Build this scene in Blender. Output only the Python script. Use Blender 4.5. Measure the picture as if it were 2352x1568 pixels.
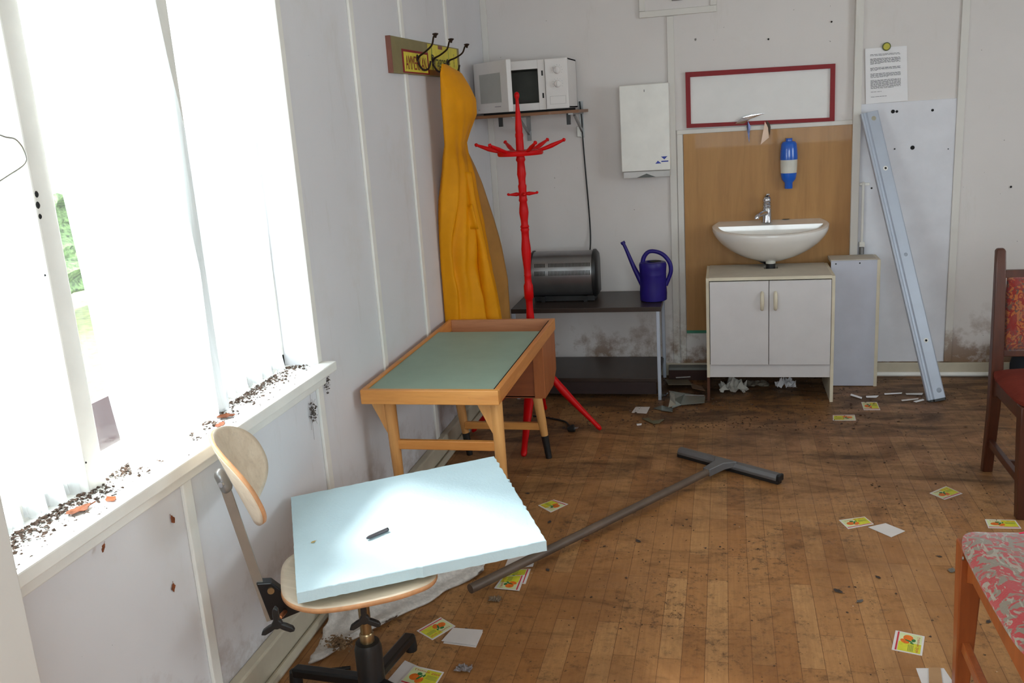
import bpy, bmesh, math, random
from mathutils import Vector, Matrix, noise
random.seed(7)
sc = bpy.context.scene
for o in list(bpy.data.objects): bpy.data.objects.remove(o)
C = sc.collection
R = math.radians
# ------------------------------------------------------------------ camera
FPX = 2088.33
yaw, pit, rol = R(-13.66), R(-13.95), R(-3.79)
CAM = Vector((0, 0, 1.55))
fwd = Vector((math.sin(yaw)*math.cos(pit), math.cos(yaw)*math.cos(pit), math.sin(pit)))
r0 = Vector((math.cos(yaw), -math.sin(yaw), 0)); u0 = r0.cross(fwd)
rgt = r0*math.cos(rol)+u0*math.sin(rol); upv = -r0*math.sin(rol)+u0*math.cos(rol)
cd = bpy.data.cameras.new('camera'); cam = bpy.data.objects.new('camera', cd); C.objects.link(cam)
cd.sensor_width = 36; cd.lens = 36*FPX/2352; cd.clip_start = 0.05
M = Matrix((rgt, upv, -fwd)).transposed().to_4x4(); M.translation = CAM
cam.matrix_world = M; sc.camera = cam
# ------------------------------------------------------------------ world, exposure, window light
sc.view_settings.view_transform = 'Standard'; sc.view_settings.look = 'None'
sc.view_settings.gamma = 1; sc.view_settings.use_curve_mapping = False
sc.view_settings.exposure = 0.22
w = bpy.data.worlds.new('world'); sc.world = w; w.use_nodes = True
bg = w.node_tree.nodes['Background']; bg.inputs[0].default_value = (0.84, 0.92, 1.0, 1); bg.inputs[1].default_value = 9.5
sc.cycles.max_bounces = 14; sc.cycles.diffuse_bounces = 8; sc.cycles.transparent_max_bounces = 16
def portal(name, loc, rot, sx, sy):
    l = bpy.data.lights.new(name, 'AREA'); l.shape = 'RECTANGLE'; l.size = sx; l.size_y = sy; l.cycles.is_portal = True
    o = bpy.data.objects.new(name, l); C.objects.link(o); o.location = loc; o.rotation_euler = rot
portal('window_light', (-1.52, 1.65, 1.48), (0, R(-90), 0), 1.36, 2.12)
portal('window_light', (3.06, 2.5, 1.6), (0, R(90), 0), 1.1, 1.4)
portal('window_light', (.6, -1.36, 1.55), (R(90), 0, 0), 2.0, 1.2)  # unseen window behind the camera, added to brighten camera-facing surfaces
sl = bpy.data.lights.new('sun', 'SUN'); sl.energy = 13; sl.angle = R(12); sl.color = (1, .97, .93)
so = bpy.data.objects.new('sun', sl); C.objects.link(so); so.location = (-4, 3, 5); el = R(50)
so.rotation_euler = Vector((.93*math.cos(el), -.37*math.cos(el), -math.sin(el))).to_track_quat('-Z', 'Y').to_euler()

def P(px, py, ax, val):      # where the sight line of a spot in the photo meets the plane axis = val
    d = fwd*FPX+rgt*(px-1176)-upv*(py-784)
    return CAM+d*((val-CAM[ax])/d[ax])
def FL(px, py, z=0.0): return P(px, py, 2, z)

# ------------------------------------------------------------------ materials
def srgb(c): return tuple((x/255/12.92 if x/255 <= .04045 else ((x/255+.055)/1.055)**2.4) for x in c)+(1,)
def new_mat(name):
    m = bpy.data.materials.new(name); m.use_nodes = True
    return m, m.node_tree.nodes, m.node_tree.links, m.node_tree.nodes['Principled BSDF']
def coords(N, L, scale=(1, 1, 1), kind='Object'):
    t = N.new('ShaderNodeTexCoord'); mp = N.new('ShaderNodeMapping'); mp.inputs['Scale'].default_value = scale
    L.new(t.outputs[kind], mp.inputs[0]); return mp.outputs[0]
def noisen(N, L, v, scale, detail=4, rough=.6, dist=0):
    n = N.new('ShaderNodeTexNoise'); n.inputs['Scale'].default_value = scale; n.inputs['Detail'].default_value = detail
    n.inputs['Roughness'].default_value = rough; n.inputs['Distortion'].default_value = dist
    L.new(v, n.inputs['Vector']); return n.outputs[0]
def ramp(N, L, v, a, b, c0=0.0, c1=1.0):
    r = N.new('ShaderNodeMapRange'); r.inputs[1].default_value = a; r.inputs[2].default_value = b
    r.inputs[3].default_value = c0; r.inputs[4].default_value = c1; L.new(v, r.inputs[0]); return r.outputs[0]
def mix(N, L, f, a, b, mode='MIX'):
    n = N.new('ShaderNodeMix'); n.data_type = 'RGBA'; n.blend_type = mode
    for s, x in ((0, f), (6, a), (7, b)):
        if hasattr(x, 'is_linked') or hasattr(x, 'links'): L.new(x, n.inputs[s])
        else: n.inputs[s].default_value = x
    return n.outputs[2]
def math_(N, L, op, a, b=0.0):
    n = N.new('ShaderNodeMath'); n.operation = op
    for s, x in ((0, a), (1, b)):
        if hasattr(x, 'links'): L.new(x, n.inputs[s])
        else: n.inputs[s].default_value = x
    return n.outputs[0]
def bump(N, L, b, h, st=.2, d=.01):
    n = N.new('ShaderNodeBump'); n.inputs['Strength'].default_value = st; n.inputs['Distance'].default_value = d
    L.new(h, n.inputs['Height']); L.new(n.outputs[0], b.inputs['Normal'])
def plain(name, col, rough=.5, metal=0, var=.12, vscale=8, dirt=0, dcol=(60, 48, 36), bmp=0, bscale=60, coat=0, spec=.5, trans=0):
    m, N, L, b = new_mat(name); c = srgb(col); v = coords(N, L)
    n = noisen(N, L, v, vscale); f = ramp(N, L, n, .3, .7)
    lo = tuple(x*(1-var) for x in c[:3])+(1,); hi = tuple(min(1, x*(1+var)) for x in c[:3])+(1,)
    out = mix(N, L, f, lo, hi)
    if dirt:
        d = noisen(N, L, v, vscale*2.7, 8, .75); df = ramp(N, L, d, .72-.25*dirt, .85-.1*dirt)
        out = mix(N, L, math_(N, L, 'MULTIPLY', df, .75), out, srgb(dcol))
    L.new(out, b.inputs['Base Color']); b.inputs['Roughness'].default_value = rough; b.inputs['Metallic'].default_value = metal
    b.inputs['Coat Weight'].default_value = coat; b.inputs['Transmission Weight'].default_value = trans; b.inputs['Specular IOR Level'].default_value = spec
    if bmp: bump(N, L, b, noisen(N, L, v, bscale, 6), bmp, .005)
    return m
def specks(N, L, v, scale, thr, seed=0):      # small irregular dots: wall dirt, droppings
    vo = N.new('ShaderNodeTexVoronoi'); vo.inputs['Scale'].default_value = scale; vo.inputs['Randomness'].default_value = 1
    jit = N.new('ShaderNodeMapping'); jit.inputs['Location'].default_value = (seed, seed*2, seed*3); L.new(v, jit.inputs[0])
    L.new(jit.outputs[0], vo.inputs['Vector'])
    size = N.new('ShaderNodeSeparateColor'); L.new(vo.outputs['Color'], size.inputs[0])
    s = math_(N, L, 'MULTIPLY', math_(N, L, 'POWER', size.outputs[0], 4.0), thr)
    wob = math_(N, L, 'MULTIPLY', ramp(N, L, noisen(N, L, v, scale*5, 3), .35, .65, -.8, 1.0), 1.0)
    return ramp(N, L, math_(N, L, 'SUBTRACT', math_(N, L, 'MULTIPLY', s, math_(N, L, 'ADD', wob, .7)), vo.outputs['Distance']), 0, .02)
def wall_mat(name, col, stain=False):
    m, N, L, b = new_mat(name); v = coords(N, L)
    n = noisen(N, L, v, 1.1, 4, .6); c = srgb(col)
    out = mix(N, L, ramp(N, L, n, .35, .65), tuple(x*.93 for x in c[:3])+(1,), c)
    yel = noisen(N, L, v, 2.3, 5, .65); out = mix(N, L, ramp(N, L, yel, .56, .75, 0, .35), out, srgb((200, 193, 182)))
    vs = coords(N, L, (1.6, 1.6, .35)); st = noisen(N, L, vs, 5, 6, .7); out = mix(N, L, ramp(N, L, st, .6, .82, 0, .3), out, srgb((170, 160, 142)))
    f = specks(N, L, v, 7, .055); f2 = specks(N, L, v, 22, .085, 3)
    out = mix(N, L, math_(N, L, 'MULTIPLY', math_(N, L, 'MAXIMUM', f, math_(N, L, 'MULTIPLY', f2, .7)), .8), out, srgb((66, 56, 48)))
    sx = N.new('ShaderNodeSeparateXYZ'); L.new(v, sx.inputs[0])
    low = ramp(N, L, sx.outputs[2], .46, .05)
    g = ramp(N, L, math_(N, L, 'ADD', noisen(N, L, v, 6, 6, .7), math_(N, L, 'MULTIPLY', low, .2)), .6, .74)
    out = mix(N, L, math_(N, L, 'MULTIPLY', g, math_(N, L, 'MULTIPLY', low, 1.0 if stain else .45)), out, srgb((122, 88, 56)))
    L.new(out, b.inputs['Base Color']); b.inputs['Roughness'].default_value = .55
    bump(N, L, b, noisen(N, L, v, 35, 6), .12, .003)
    return m
def wood(name, a, b_, axis=1, rough=.45, scale=1, dirt=.25, coat=0.1):
    m, N, L, b = new_mat(name); s = [14*scale]*3; s[axis] = 1.3*scale; v = coords(N, L, s); v2 = coords(N, L)
    n = noisen(N, L, v, 1.6, 6, .6, .6); f = ramp(N, L, n, .3, .7)
    out = mix(N, L, f, srgb(a), srgb(b_)); fine = noisen(N, L, v, 7, 4); out = mix(N, L, ramp(N, L, fine, .5, .8, 0, .3), out, tuple(x*.6 for x in srgb(a)[:3])+(1,))
    d = ramp(N, L, noisen(N, L, v2, 14, 8, .75), .6, .8, 0, dirt); out = mix(N, L, d, out, srgb((62, 42, 28)))
    L.new(out, b.inputs['Base Color']); b.inputs['Roughness'].default_value = rough; b.inputs['Coat Weight'].default_value = coat
    bump(N, L, b, n, .08, .003); return m
def floor_mat():
    m, N, L, b = new_mat('laminate_floor'); v = coords(N, L)
    rot = N.new('ShaderNodeMapping'); rot.inputs['Rotation'].default_value = (0, 0, R(90)); L.new(v, rot.inputs[0])
    br = N.new('ShaderNodeTexBrick'); br.inputs['Scale'].default_value = 1; br.inputs['Brick Width'].default_value = .47; br.inputs['Row Height'].default_value = .066
    br.inputs['Mortar Size'].default_value = .0008; br.offset = .37; br.inputs['Mortar Smooth'].default_value = .1; br.inputs['Bias'].default_value = 0
    br.inputs['Color1'].default_value = srgb((162, 110, 62)); br.inputs['Color2'].default_value = srgb((186, 138, 88)); br.inputs['Mortar'].default_value = srgb((100, 64, 38))
    L.new(rot.outputs[0], br.inputs['Vector'])
    g = noisen(N, L, coords(N, L, (60, 3, 1)), 1.5, 6, .65, .4); out = mix(N, L, ramp(N, L, g, .3, .75, 0, .45), br.outputs[0], srgb((126, 80, 46)))
    big = noisen(N, L, v, 1.9, 9, .72, .6); out = mix(N, L, ramp(N, L, big, .44, .68, 0, .6), out, srgb((112, 70, 38)))
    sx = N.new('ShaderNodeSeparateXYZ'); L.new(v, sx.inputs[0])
    far = ramp(N, L, sx.outputs[1], 3.1, 4.9)                      # dark mottling grows denser toward the sink wall
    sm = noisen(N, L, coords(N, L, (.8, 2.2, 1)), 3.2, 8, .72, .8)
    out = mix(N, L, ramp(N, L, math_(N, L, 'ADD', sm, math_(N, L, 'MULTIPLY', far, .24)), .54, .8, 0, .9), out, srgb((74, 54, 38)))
    fi = noisen(N, L, v, 30, 9, .85); pt = noisen(N, L, v, 2.6, 4, .6)
    out = mix(N, L, math_(N, L, 'MULTIPLY', ramp(N, L, fi, .50, .62), ramp(N, L, pt, .42, .62, .12, .95)), out, srgb((72, 52, 36)))
    s1 = specks(N, L, v, 20, .09); s2 = specks(N, L, v, 55, .22, 5)
    out = mix(N, L, math_(N, L, 'MULTIPLY', math_(N, L, 'MAXIMUM', s1, s2), .85), out, srgb((52, 38, 28)))
    s3 = specks(N, L, v, 21, .06, 9); out = mix(N, L, math_(N, L, 'MULTIPLY', s3, .7), out, srgb((215, 208, 196)))
    L.new(out, b.inputs['Base Color']); b.inputs['Specular IOR Level'].default_value = .35
    L.new(ramp(N, L, sm, .4, .75, .38, .75), b.inputs['Roughness'])
    bump(N, L, b, fi, .1, .002); return m
def curtain_mat():
    m, N, L, b = new_mat('sheer_curtain'); o = N['Material Output']; N.remove(b)
    d = N.new('ShaderNodeBsdfDiffuse'); t = N.new('ShaderNodeBsdfTranslucent'); tr = N.new('ShaderNodeBsdfTransparent')
    d.inputs[0].default_value = (.80, .81, .81, 1); t.inputs[0].default_value = (.72, .75, .77, 1); tr.inputs[0].default_value = (.96, .97, 1, 1)
    a = N.new('ShaderNodeMixShader'); a.inputs[0].default_value = .5; L.new(d.outputs[0], a.inputs[1]); L.new(t.outputs[0], a.inputs[2])
    c = N.new('ShaderNodeMixShader'); L.new(ramp(N, L, noisen(N, L, coords(N, L, (1, 30, .6)), 3, 4), .3, .7, .34, .55), c.inputs[0])
    L.new(a.outputs[0], c.inputs[1]); L.new(tr.outputs[0], c.inputs[2]); L.new(c.outputs[0], o.inputs[0]); return m
def glass_mat():
    m, N, L, b = new_mat('window_glass'); o = N['Material Output']; N.remove(b)
    g = N.new('ShaderNodeBsdfGlossy'); g.inputs['Roughness'].default_value = .03; tr = N.new('ShaderNodeBsdfTransparent'); tr.inputs[0].default_value = (.95, .97, .96, 1)
    c = N.new('ShaderNodeMixShader'); c.inputs[0].default_value = .06; L.new(tr.outputs[0], c.inputs[1]); L.new(g.outputs[0], c.inputs[2]); L.new(c.outputs[0], o.inputs[0]); return m
def pattern(name, ca, cb, cc, scale=18, wave=True):
    m, N, L, b = new_mat(name); v = coords(N, L)
    n = noisen(N, L, v, scale, 3, .5, 2.5); out = mix(N, L, ramp(N, L, n, .49, .53), srgb(ca), srgb(cb))
    n2 = noisen(N, L, coords(N, L, (1.6, .8, 1)), scale*.8, 2, .5, 3.5); out = mix(N, L, ramp(N, L, n2, .57, .61, 0, .85), out, srgb(cc))
    d = noisen(N, L, v, 9, 7, .75); out = mix(N, L, ramp(N, L, d, .45, .75, 0, .5), out, srgb((118, 100, 88)))
    L.new(out, b.inputs['Base Color']); b.inputs['Roughness'].default_value = .9; b.inputs['Sheen Weight'].default_value = .3
    bump(N, L, b, noisen(N, L, v, 260, 2), .35, .002); return m

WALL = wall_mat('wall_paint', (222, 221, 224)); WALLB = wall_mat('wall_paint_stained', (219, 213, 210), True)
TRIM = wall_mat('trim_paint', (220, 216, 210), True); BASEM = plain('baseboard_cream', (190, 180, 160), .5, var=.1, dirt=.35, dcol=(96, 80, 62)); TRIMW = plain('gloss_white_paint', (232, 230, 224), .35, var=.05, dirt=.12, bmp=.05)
CEIL = plain('ceiling_paint', (225, 222, 214), .7, var=.04)
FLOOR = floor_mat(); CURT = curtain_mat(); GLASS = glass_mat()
HONEY = wood('honey_beech', (205, 132, 62), (226, 160, 86), 0); HONEYY = wood('honey_beech_long', (196, 122, 58), (220, 150, 80), 1); HONEYZ = wood('honey_beech_leg', (206, 146, 82), (226, 170, 104), 2)
REDWOOD = wood('red_brown_panel', (128, 66, 34), (150, 80, 42), 0); TRAYW = wood('old_pine', (176, 118, 82), (196, 140, 100), 0)
CHAIRW = wood('chestnut_frame', (62, 28, 15), (84, 40, 21), 2, .4); CHAIRW2 = wood('orange_brown_frame', (138, 68, 28), (166, 86, 38), 2, .4)
PLY = wood('worn_birch_ply', (206, 184, 158), (226, 208, 184), 0, .4, dirt=.3); PLYE = plain('ply_edge', (206, 150, 104), .6, vscale=40)
PANELW = wood('beech_veneer', (160, 112, 56), (178, 130, 70), 2, .5, .6, dirt=.12)
GREEN = plain('green_linoleum', (142, 164, 148), .55, var=.05, dirt=.3, dcol=(84, 84, 70), bmp=.04)
TEAL = plain('teal_strip', (62, 128, 100), .6)
BLACK = plain('black_plastic', (26, 26, 27), .4, var=.2); BLACKM = plain('black_metal', (24, 24, 26), .35, .3, var=.2, dirt=.1, dcol=(70, 60, 50))
DARKW = plain('black_brown_laminate', (52, 40, 34), .35, var=.15, dirt=.2, dcol=(104, 96, 86))
CHROME = plain('chrome', (214, 218, 226), .08, 1, var=.03); DULLM = plain('dull_steel', (168, 166, 160), .35, .9, dirt=.3, dcol=(140, 104, 76))
BRASSY = plain('tarnished_tube', (158, 136, 102), .3, .9, dirt=.3, dcol=(84, 62, 40)); BRACK = plain('grey_cast_metal', (150, 150, 150), .35, .7)
RED = plain('red_gloss_paint', (196, 4, 8), .42, var=.12, spec=.22); REDF = plain('dark_red_paint', (134, 6, 18), .6, var=.1, dirt=.1)
YEL = plain('yellow_oilskin', (220, 146, 4), .6, spec=.2, var=.08, vscale=5, bmp=.25, bscale=14); LIN = plain('tan_lining', (166, 116, 50), .6, var=.12)
SILVER = plain('brushed_silver', (150, 150, 152), .3, .85, var=.1); SLOT = plain('slot_black', (12, 12, 12), .8)
PURPLE = plain('violet_blue_plastic', (36, 24, 112), .42, spec=.3, var=.1, dirt=.1, dcol=(40, 34, 90)); BLUE = plain('blue_plastic', (18, 92, 196), .22, var=.08, coat=.4)
MILKY = plain('milky_plastic', (206, 204, 194), .35, var=.08); CERAM = plain('white_ceramic', (232, 228, 222), .12, var=.03, dirt=.1, dcol=(150, 126, 96), coat=.5)
CABW = plain('white_laminate', (208, 204, 204), .45, var=.03, dirt=.05); CREAM = plain('yellowed_edge', (212, 202, 180), .5, var=.08, dirt=.15); CABT = plain('dusty_laminate_top', (196, 186, 170), .65, var=.08, dirt=.35, dcol=(120, 104, 84))
ROT = plain('rotten_chipboard', (84, 50, 34), .9, dirt=.5, bmp=.5); GREYP = plain('blue_grey_laminate', (186, 188, 200), .5, var=.05, dirt=.1)
METP = plain('grey_painted_steel', (178, 186, 200), .4, .1, var=.05, dirt=.08); METD = plain('squeegee_grey', (108, 106, 106), .5, .5, var=.15, dirt=.2); POLEM = plain('worn_brown_handle', (96, 80, 68), .5, .2, var=.2, dirt=.3)
FOAM = plain('pale_blue_foam', (198, 222, 230), .7, var=.04, vscale=5, dirt=.06, dcol=(120, 132, 138), bmp=.3, bscale=120)
FELT = plain('grey_felt', (208, 200, 192), .95, var=.16, vscale=70, dirt=.12, dcol=(110, 90, 70), bmp=.8, bscale=180)
PAPER = plain('white_paper', (232, 230, 232), .7, var=.03); WHITEC = plain('dusty_white_card', (214, 206, 202), .7, var=.05, dirt=.1); INK = plain('black_ink', (44, 42, 44), .7)
CYEL = plain('lime_yellow_print', (206, 200, 48), .55, var=.12, vscale=40); CORA = plain('orange_print', (222, 108, 20), .5, var=.22, vscale=90); CGRN = plain('leaf_green_print', (46, 110, 50), .55)
CRED = plain('red_print', (196, 52, 60), .55); COLV = plain('olive_print', (150, 156, 60), .6); CPALE = plain('pale_green_print', (206, 212, 160), .6)
YELB = plain('yellow_carton', (214, 198, 60), .55, var=.15, vscale=12, dirt=.15); OLIVE = plain('olive_board', (132, 120, 78), .6, dirt=.2); RUST = plain('rusty_edge', (134, 84, 70), .7, dirt=.3)
LBLUE = plain('logo_blue', (34, 56, 160), .5); MAGY = plain('yellow_magnet', (190, 180, 30), .35); MIRR = plain('mirror_glass', (196, 200, 204), .05, 1, var=.05); SHGL = plain('dirty_glass', (140, 146, 140), .15, .6, dirt=.3)
PINKP = plain('peach_card', (236, 206, 184), .6); LEAFM = plain('dry_leaf', (132, 70, 34), .8, var=.4, vscale=40, bmp=.4); LEAFD = plain('dark_dead_leaf', (62, 50, 44), .85, var=.4, vscale=60)
CRUMB = plain('dark_crumbs', (72, 54, 42), .95, var=.4, vscale=50); WEB = plain('dusty_cobweb', (96, 88, 82), .95, var=.3); MUD = plain('dried_mud', (120, 92, 64), .95, var=.35, vscale=30, bmp=.8)
MWHITE = plain('off_white_plastic', (226, 222, 220), .35, var=.03); MWIN = plain('grey_door_window', (176, 176, 172), .25, var=.06); MCAV = plain('dark_cavity', (84, 84, 76), .4, .2)
FABR = pattern('rose_grey_upholstery', (170, 48, 48), (128, 116, 100), (156, 150, 132), 19); FABA = pattern('orange_red_tapestry', (124, 26, 18), (158, 86, 36), (70, 58, 54), 26); FABS = plain('dusty_red_seat', (108, 40, 28), .9, spec=.2, var=.2, dirt=.2, dcol=(96, 70, 58), bmp=.3)
BLACKC = plain('black_cloth', (24, 26, 34), .9); GRASS = plain('meadow', (92, 96, 56), .9, var=.5, vscale=9); HEDGE = plain('hedge_leaves', (92, 112, 70), .9, var=.9, vscale=16, dirt=.5, dcol=(120, 110, 100), bmp=1, bscale=12); DRED = plain('dark_red_wood', (44, 8, 16), .6)

# ------------------------------------------------------------------ mesh helpers
class MB:
    def __init__(s): s.bm = bmesh.new(); s.mi = 0
    def face(s, vs):
        try: f = s.bm.faces.new(vs); f.material_index = s.mi; return f
        except ValueError: return None
    def poly(s, pts): return s.face([s.bm.verts.new(p) for p in pts])
    def box(s, x0, x1, y0, y1, z0, z1, M=None):
        v = [Vector((x, y, z)) for x in (x0, x1) for y in (y0, y1) for z in (z0, z1)]
        if M is not None: v = [M@p for p in v]
        v = [s.bm.verts.new(p) for p in v]
        for f in ((0, 1, 3, 2), (4, 6, 7, 5), (0, 4, 5, 1), (2, 3, 7, 6), (0, 2, 6, 4), (1, 5, 7, 3)): s.face([v[i] for i in f])
        return s
    def bar(s, a, b, w, h, up=(0, 0, 1)):
        a, b = Vector(a), Vector(b); d = (b-a).normalized(); sd = d.cross(Vector(up)).normalized(); u = sd.cross(d)
        vs = [[s.bm.verts.new(p+sd*i*w/2+u*j*h/2) for i, j in ((-1, -1), (1, -1), (1, 1), (-1, 1))] for p in (a, b)]
        for i in range(4): s.face([vs[0][i], vs[0][(i+1) % 4], vs[1][(i+1) % 4], vs[1][i]])
        s.face(vs[0][::-1]); s.face(vs[1]); return s
    def tube(s, pts, rad, seg=12, caps=True, flat=1.0):
        pts = [Vector(p) for p in pts]; n = len(pts); rad = list(rad) if isinstance(rad, (list, tuple)) else [rad]*n
        if n > 3:                                             # Catmull-Rom through the given points
            P2, R2 = [], []
            for i in range(n-1):
                a, b, c, d = pts[max(i-1, 0)], pts[i], pts[i+1], pts[min(i+2, n-1)]
                for k in range(4):
                    t = k/4; P2.append(.5*((2*b)+(c-a)*t+(2*a-5*b+4*c-d)*t*t+(3*b-a-3*c+d)*t**3)); R2.append(rad[i]+(rad[i+1]-rad[i])*t)
            pts = P2+[pts[-1]]; rad = R2+[rad[-1]]; n = len(pts)
        prev = None; rings = []
        for i, p in enumerate(pts):
            d = (pts[min(i+1, n-1)]-pts[max(i-1, 0)]).normalized()
            if prev is None:
                a = Vector((0, 0, 1)) if abs(d.z) < .9 else Vector((0, 1, 0)); sd = d.cross(a).normalized()
            else: sd = (prev-d*prev.dot(d)).normalized()
            prev = sd; u = d.cross(sd)
            rings.append([s.bm.verts.new(p+(sd*math.cos(t)+u*math.sin(t)*flat)*rad[i]) for t in (2*math.pi*k/seg for k in range(seg))])
        for a, b in zip(rings, rings[1:]):
            for k in range(seg): s.face([a[k], a[(k+1) % seg], b[(k+1) % seg], b[k]])
        if caps: s.face(rings[0][::-1]); s.face(rings[-1])
        return s
    def lathe(s, prof, M=None, seg=24, sx=1, sy=1, caps=True):
        M = M or Matrix.Identity(4); rings = []
        for r, z in prof: rings.append([s.bm.verts.new(M@Vector((r*sx*math.cos(t), r*sy*math.sin(t), z))) for t in (2*math.pi*k/seg for k in range(seg))])
        for a, b in zip(rings, rings[1:]):
            for k in range(seg): s.face([a[k], a[(k+1) % seg], b[(k+1) % seg], b[k]])
        if caps: s.face(rings[0][::-1]); s.face(rings[-1])
        return s
    def loft(s, rings, closed=True, caps=True):
        R_ = [[s.bm.verts.new(p) for p in r] for r in rings]; n = len(R_[0])
        for a, b in zip(R_, R_[1:]):
            for k in range(n if closed else n-1): s.face([a[k], a[(k+1) % n], b[(k+1) % n], b[k]])
        if caps and closed: s.face(R_[0][::-1]); s.face(R_[-1])
        return s
    def prism(s, pts, off):
        off = Vector(off); a = [s.bm.verts.new(Vector(p)) for p in pts]; b = [s.bm.verts.new(Vector(p)+off) for p in pts]; n = len(a)
        s.face(a[::-1]); s.face(b)
        for k in range(n): s.face([a[k], a[(k+1) % n], b[(k+1) % n], b[k]])
        return s
    def grid(s, fn, nu, nv):
        g = [[s.bm.verts.new(fn(i/nu, j/nv)) for i in range(nu+1)] for j in range(nv+1)]
        for j in range(nv):
            for i in range(nu): s.face([g[j][i], g[j][i+1], g[j+1][i+1], g[j+1][i]])
        return s
    def text(s, body, M, size=1.0, shear=0.0):
        cu = bpy.data.curves.new('t', 'FONT'); cu.body = body; cu.size = size; cu.shear = shear; cu.align_x = 'CENTER'; cu.align_y = 'CENTER'; cu.resolution_u = 3
        ob = bpy.data.objects.new('t', cu); C.objects.link(ob); bpy.context.view_layer.update()
        me = bpy.data.meshes.new_from_object(ob.evaluated_get(bpy.context.evaluated_depsgraph_get()))
        vs = [s.bm.verts.new(M@v.co) for v in me.vertices]
        for p in me.polygons: s.face([vs[i] for i in p.vertices])
        bpy.data.objects.remove(ob); bpy.data.curves.remove(cu); bpy.data.meshes.remove(me); return s
    def build(s, name, mats, parent=None, smooth=35, bevel=0, solid=0, local=False, sub=0, fix=True):
        if fix: bmesh.ops.recalc_face_normals(s.bm, faces=s.bm.faces)
        me = bpy.data.meshes.new(name); s.bm.to_mesh(me); s.bm.free()
        for m in (mats if isinstance(mats, list) else [mats]): me.materials.append(m)
        if smooth: me.shade_smooth(); me.set_sharp_from_angle(angle=R(smooth))
        o = bpy.data.objects.new(name, me); C.objects.link(o)
        if parent is not None:
            o.parent = parent
            if not local and parent.type == 'EMPTY':
                o.matrix_parent_inverse = Matrix.LocRotScale(parent.location, parent.rotation_euler, None).inverted()
        if solid: md = o.modifiers.new('solidify', 'SOLIDIFY'); md.thickness = solid; md.offset = 0
        if sub: md = o.modifiers.new('subsurf', 'SUBSURF'); md.levels = sub; md.render_levels = sub
        if bevel: md = o.modifiers.new('bevel', 'BEVEL'); md.width = bevel; md.segments = 2; md.limit_method = 'ANGLE'
        return o
def tag(o, label, cat, group=None, kind=None):
    o['label'] = label; o['category'] = cat
    if group: o['group'] = group
    if kind: o['kind'] = kind
    return o
def thing(name, label, cat, loc=(0, 0, 0), rz=0, group=None):
    o = bpy.data.objects.new(name, None); C.objects.link(o); o.location = loc; o.rotation_euler = (0, 0, rz); o.empty_display_size = .1
    return tag(o, label, cat, group)
def struct(o): o['kind'] = 'structure'; return o
def sbox(name, mat, *b, bevel=0): m = MB(); m.box(*b); return struct(m.build(name, mat, smooth=0, bevel=bevel))
# ------------------------------------------------------------------ room shell
XL, YB, XR, YF, H = -1.33, 5.24, 3.0, -1.3, 2.45
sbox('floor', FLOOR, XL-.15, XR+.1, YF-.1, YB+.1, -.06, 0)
sbox('ceiling', CEIL, XL-.15, XR+.1, YF-.1, YB+.1, H, H+.06)
m = MB(); m.box(XL-.15, XL, YF-.1, .6, 0, H); m.box(XL-.15, XL, 2.70, YB+.1, 0, H); m.box(XL-.15, XL, .6, 2.70, 0, .765); m.box(XL-.15, XL, .6, 2.70, 2.16, H)
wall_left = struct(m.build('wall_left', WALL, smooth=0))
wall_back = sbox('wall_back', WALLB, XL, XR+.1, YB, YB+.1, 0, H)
m = MB(); m.box(XR, XR+.1, YF-.1, 1.8, 0, H); m.box(XR, XR+.1, 3.2, YB, 0, H); m.box(XR, XR+.1, 1.8, 3.2, 0, 1.05); m.box(XR, XR+.1, 1.8, 3.2, 2.15, H)
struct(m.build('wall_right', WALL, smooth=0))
m = MB(); m.box(XL, -.4, YF-.1, YF, 0, H); m.box(1.6, XR, YF-.1, YF, 0, H); m.box(-.4, 1.6, YF-.1, YF, 0, .95); m.box(-.4, 1.6, YF-.1, YF, 2.15, H)  # gap holds the added, unseen fill window
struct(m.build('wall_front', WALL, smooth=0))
tn = [0]
def trim(*b, mat=TRIM, bevel=.003): tn[0] += 1; return sbox('trim_%d' % tn[0], mat, *b, bevel=bevel)
for y in (3.275, 3.83, 4.495): trim(XL, XL+.011, y, y+.038, .10, H, mat=TRIMW)
for y in (2.665, 1.865, 1.05): trim(XL, XL+.011, y, y+.038, .10, .745, mat=TRIMW)
trim(XL, XL+.13, 1.07, 1.2, 0, H, mat=TRIM)                        # the near upright at the left
trim(XL, XL+.035, YB-.012, YB, .1, H); trim(-.30, -.262, YB-.014, YB, 0, 2.01); trim(-.258, -.225, YB-.010, YB, 0, 1.40)
trim(-.258, .66, YB-.016, YB, 1.386, 1.41); trim(.66, .70, YB-.035, YB, 0, H); trim(.702, 1.168, YB-.006, YB, .08, 1.487, mat=plain('pale_panel', (216, 216, 222), .5, var=.05, dirt=.1), bevel=.001)
trim(1.168, 1.206, YB-.014, YB, .08, H)
sbox('baseboard_left', BASEM, XL, XL+.035, YF, YB, 0, .10, bevel=.006); m = MB(); m.tube([(XL+.05, YF, .012), (XL+.05, YB, .012)], .014, 8); struct(m.build('baseboard_left_bead', BASEM))
sbox('baseboard_back', BASEM, XL, XR, YB-.018, YB, 0, .075, bevel=.004); m = MB(); m.tube([(.7, YB-.026, .012), (XR, YB-.026, .012)], .013, 8); struct(m.build('baseboard_back_bead', TRIMW))
m = MB()
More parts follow.
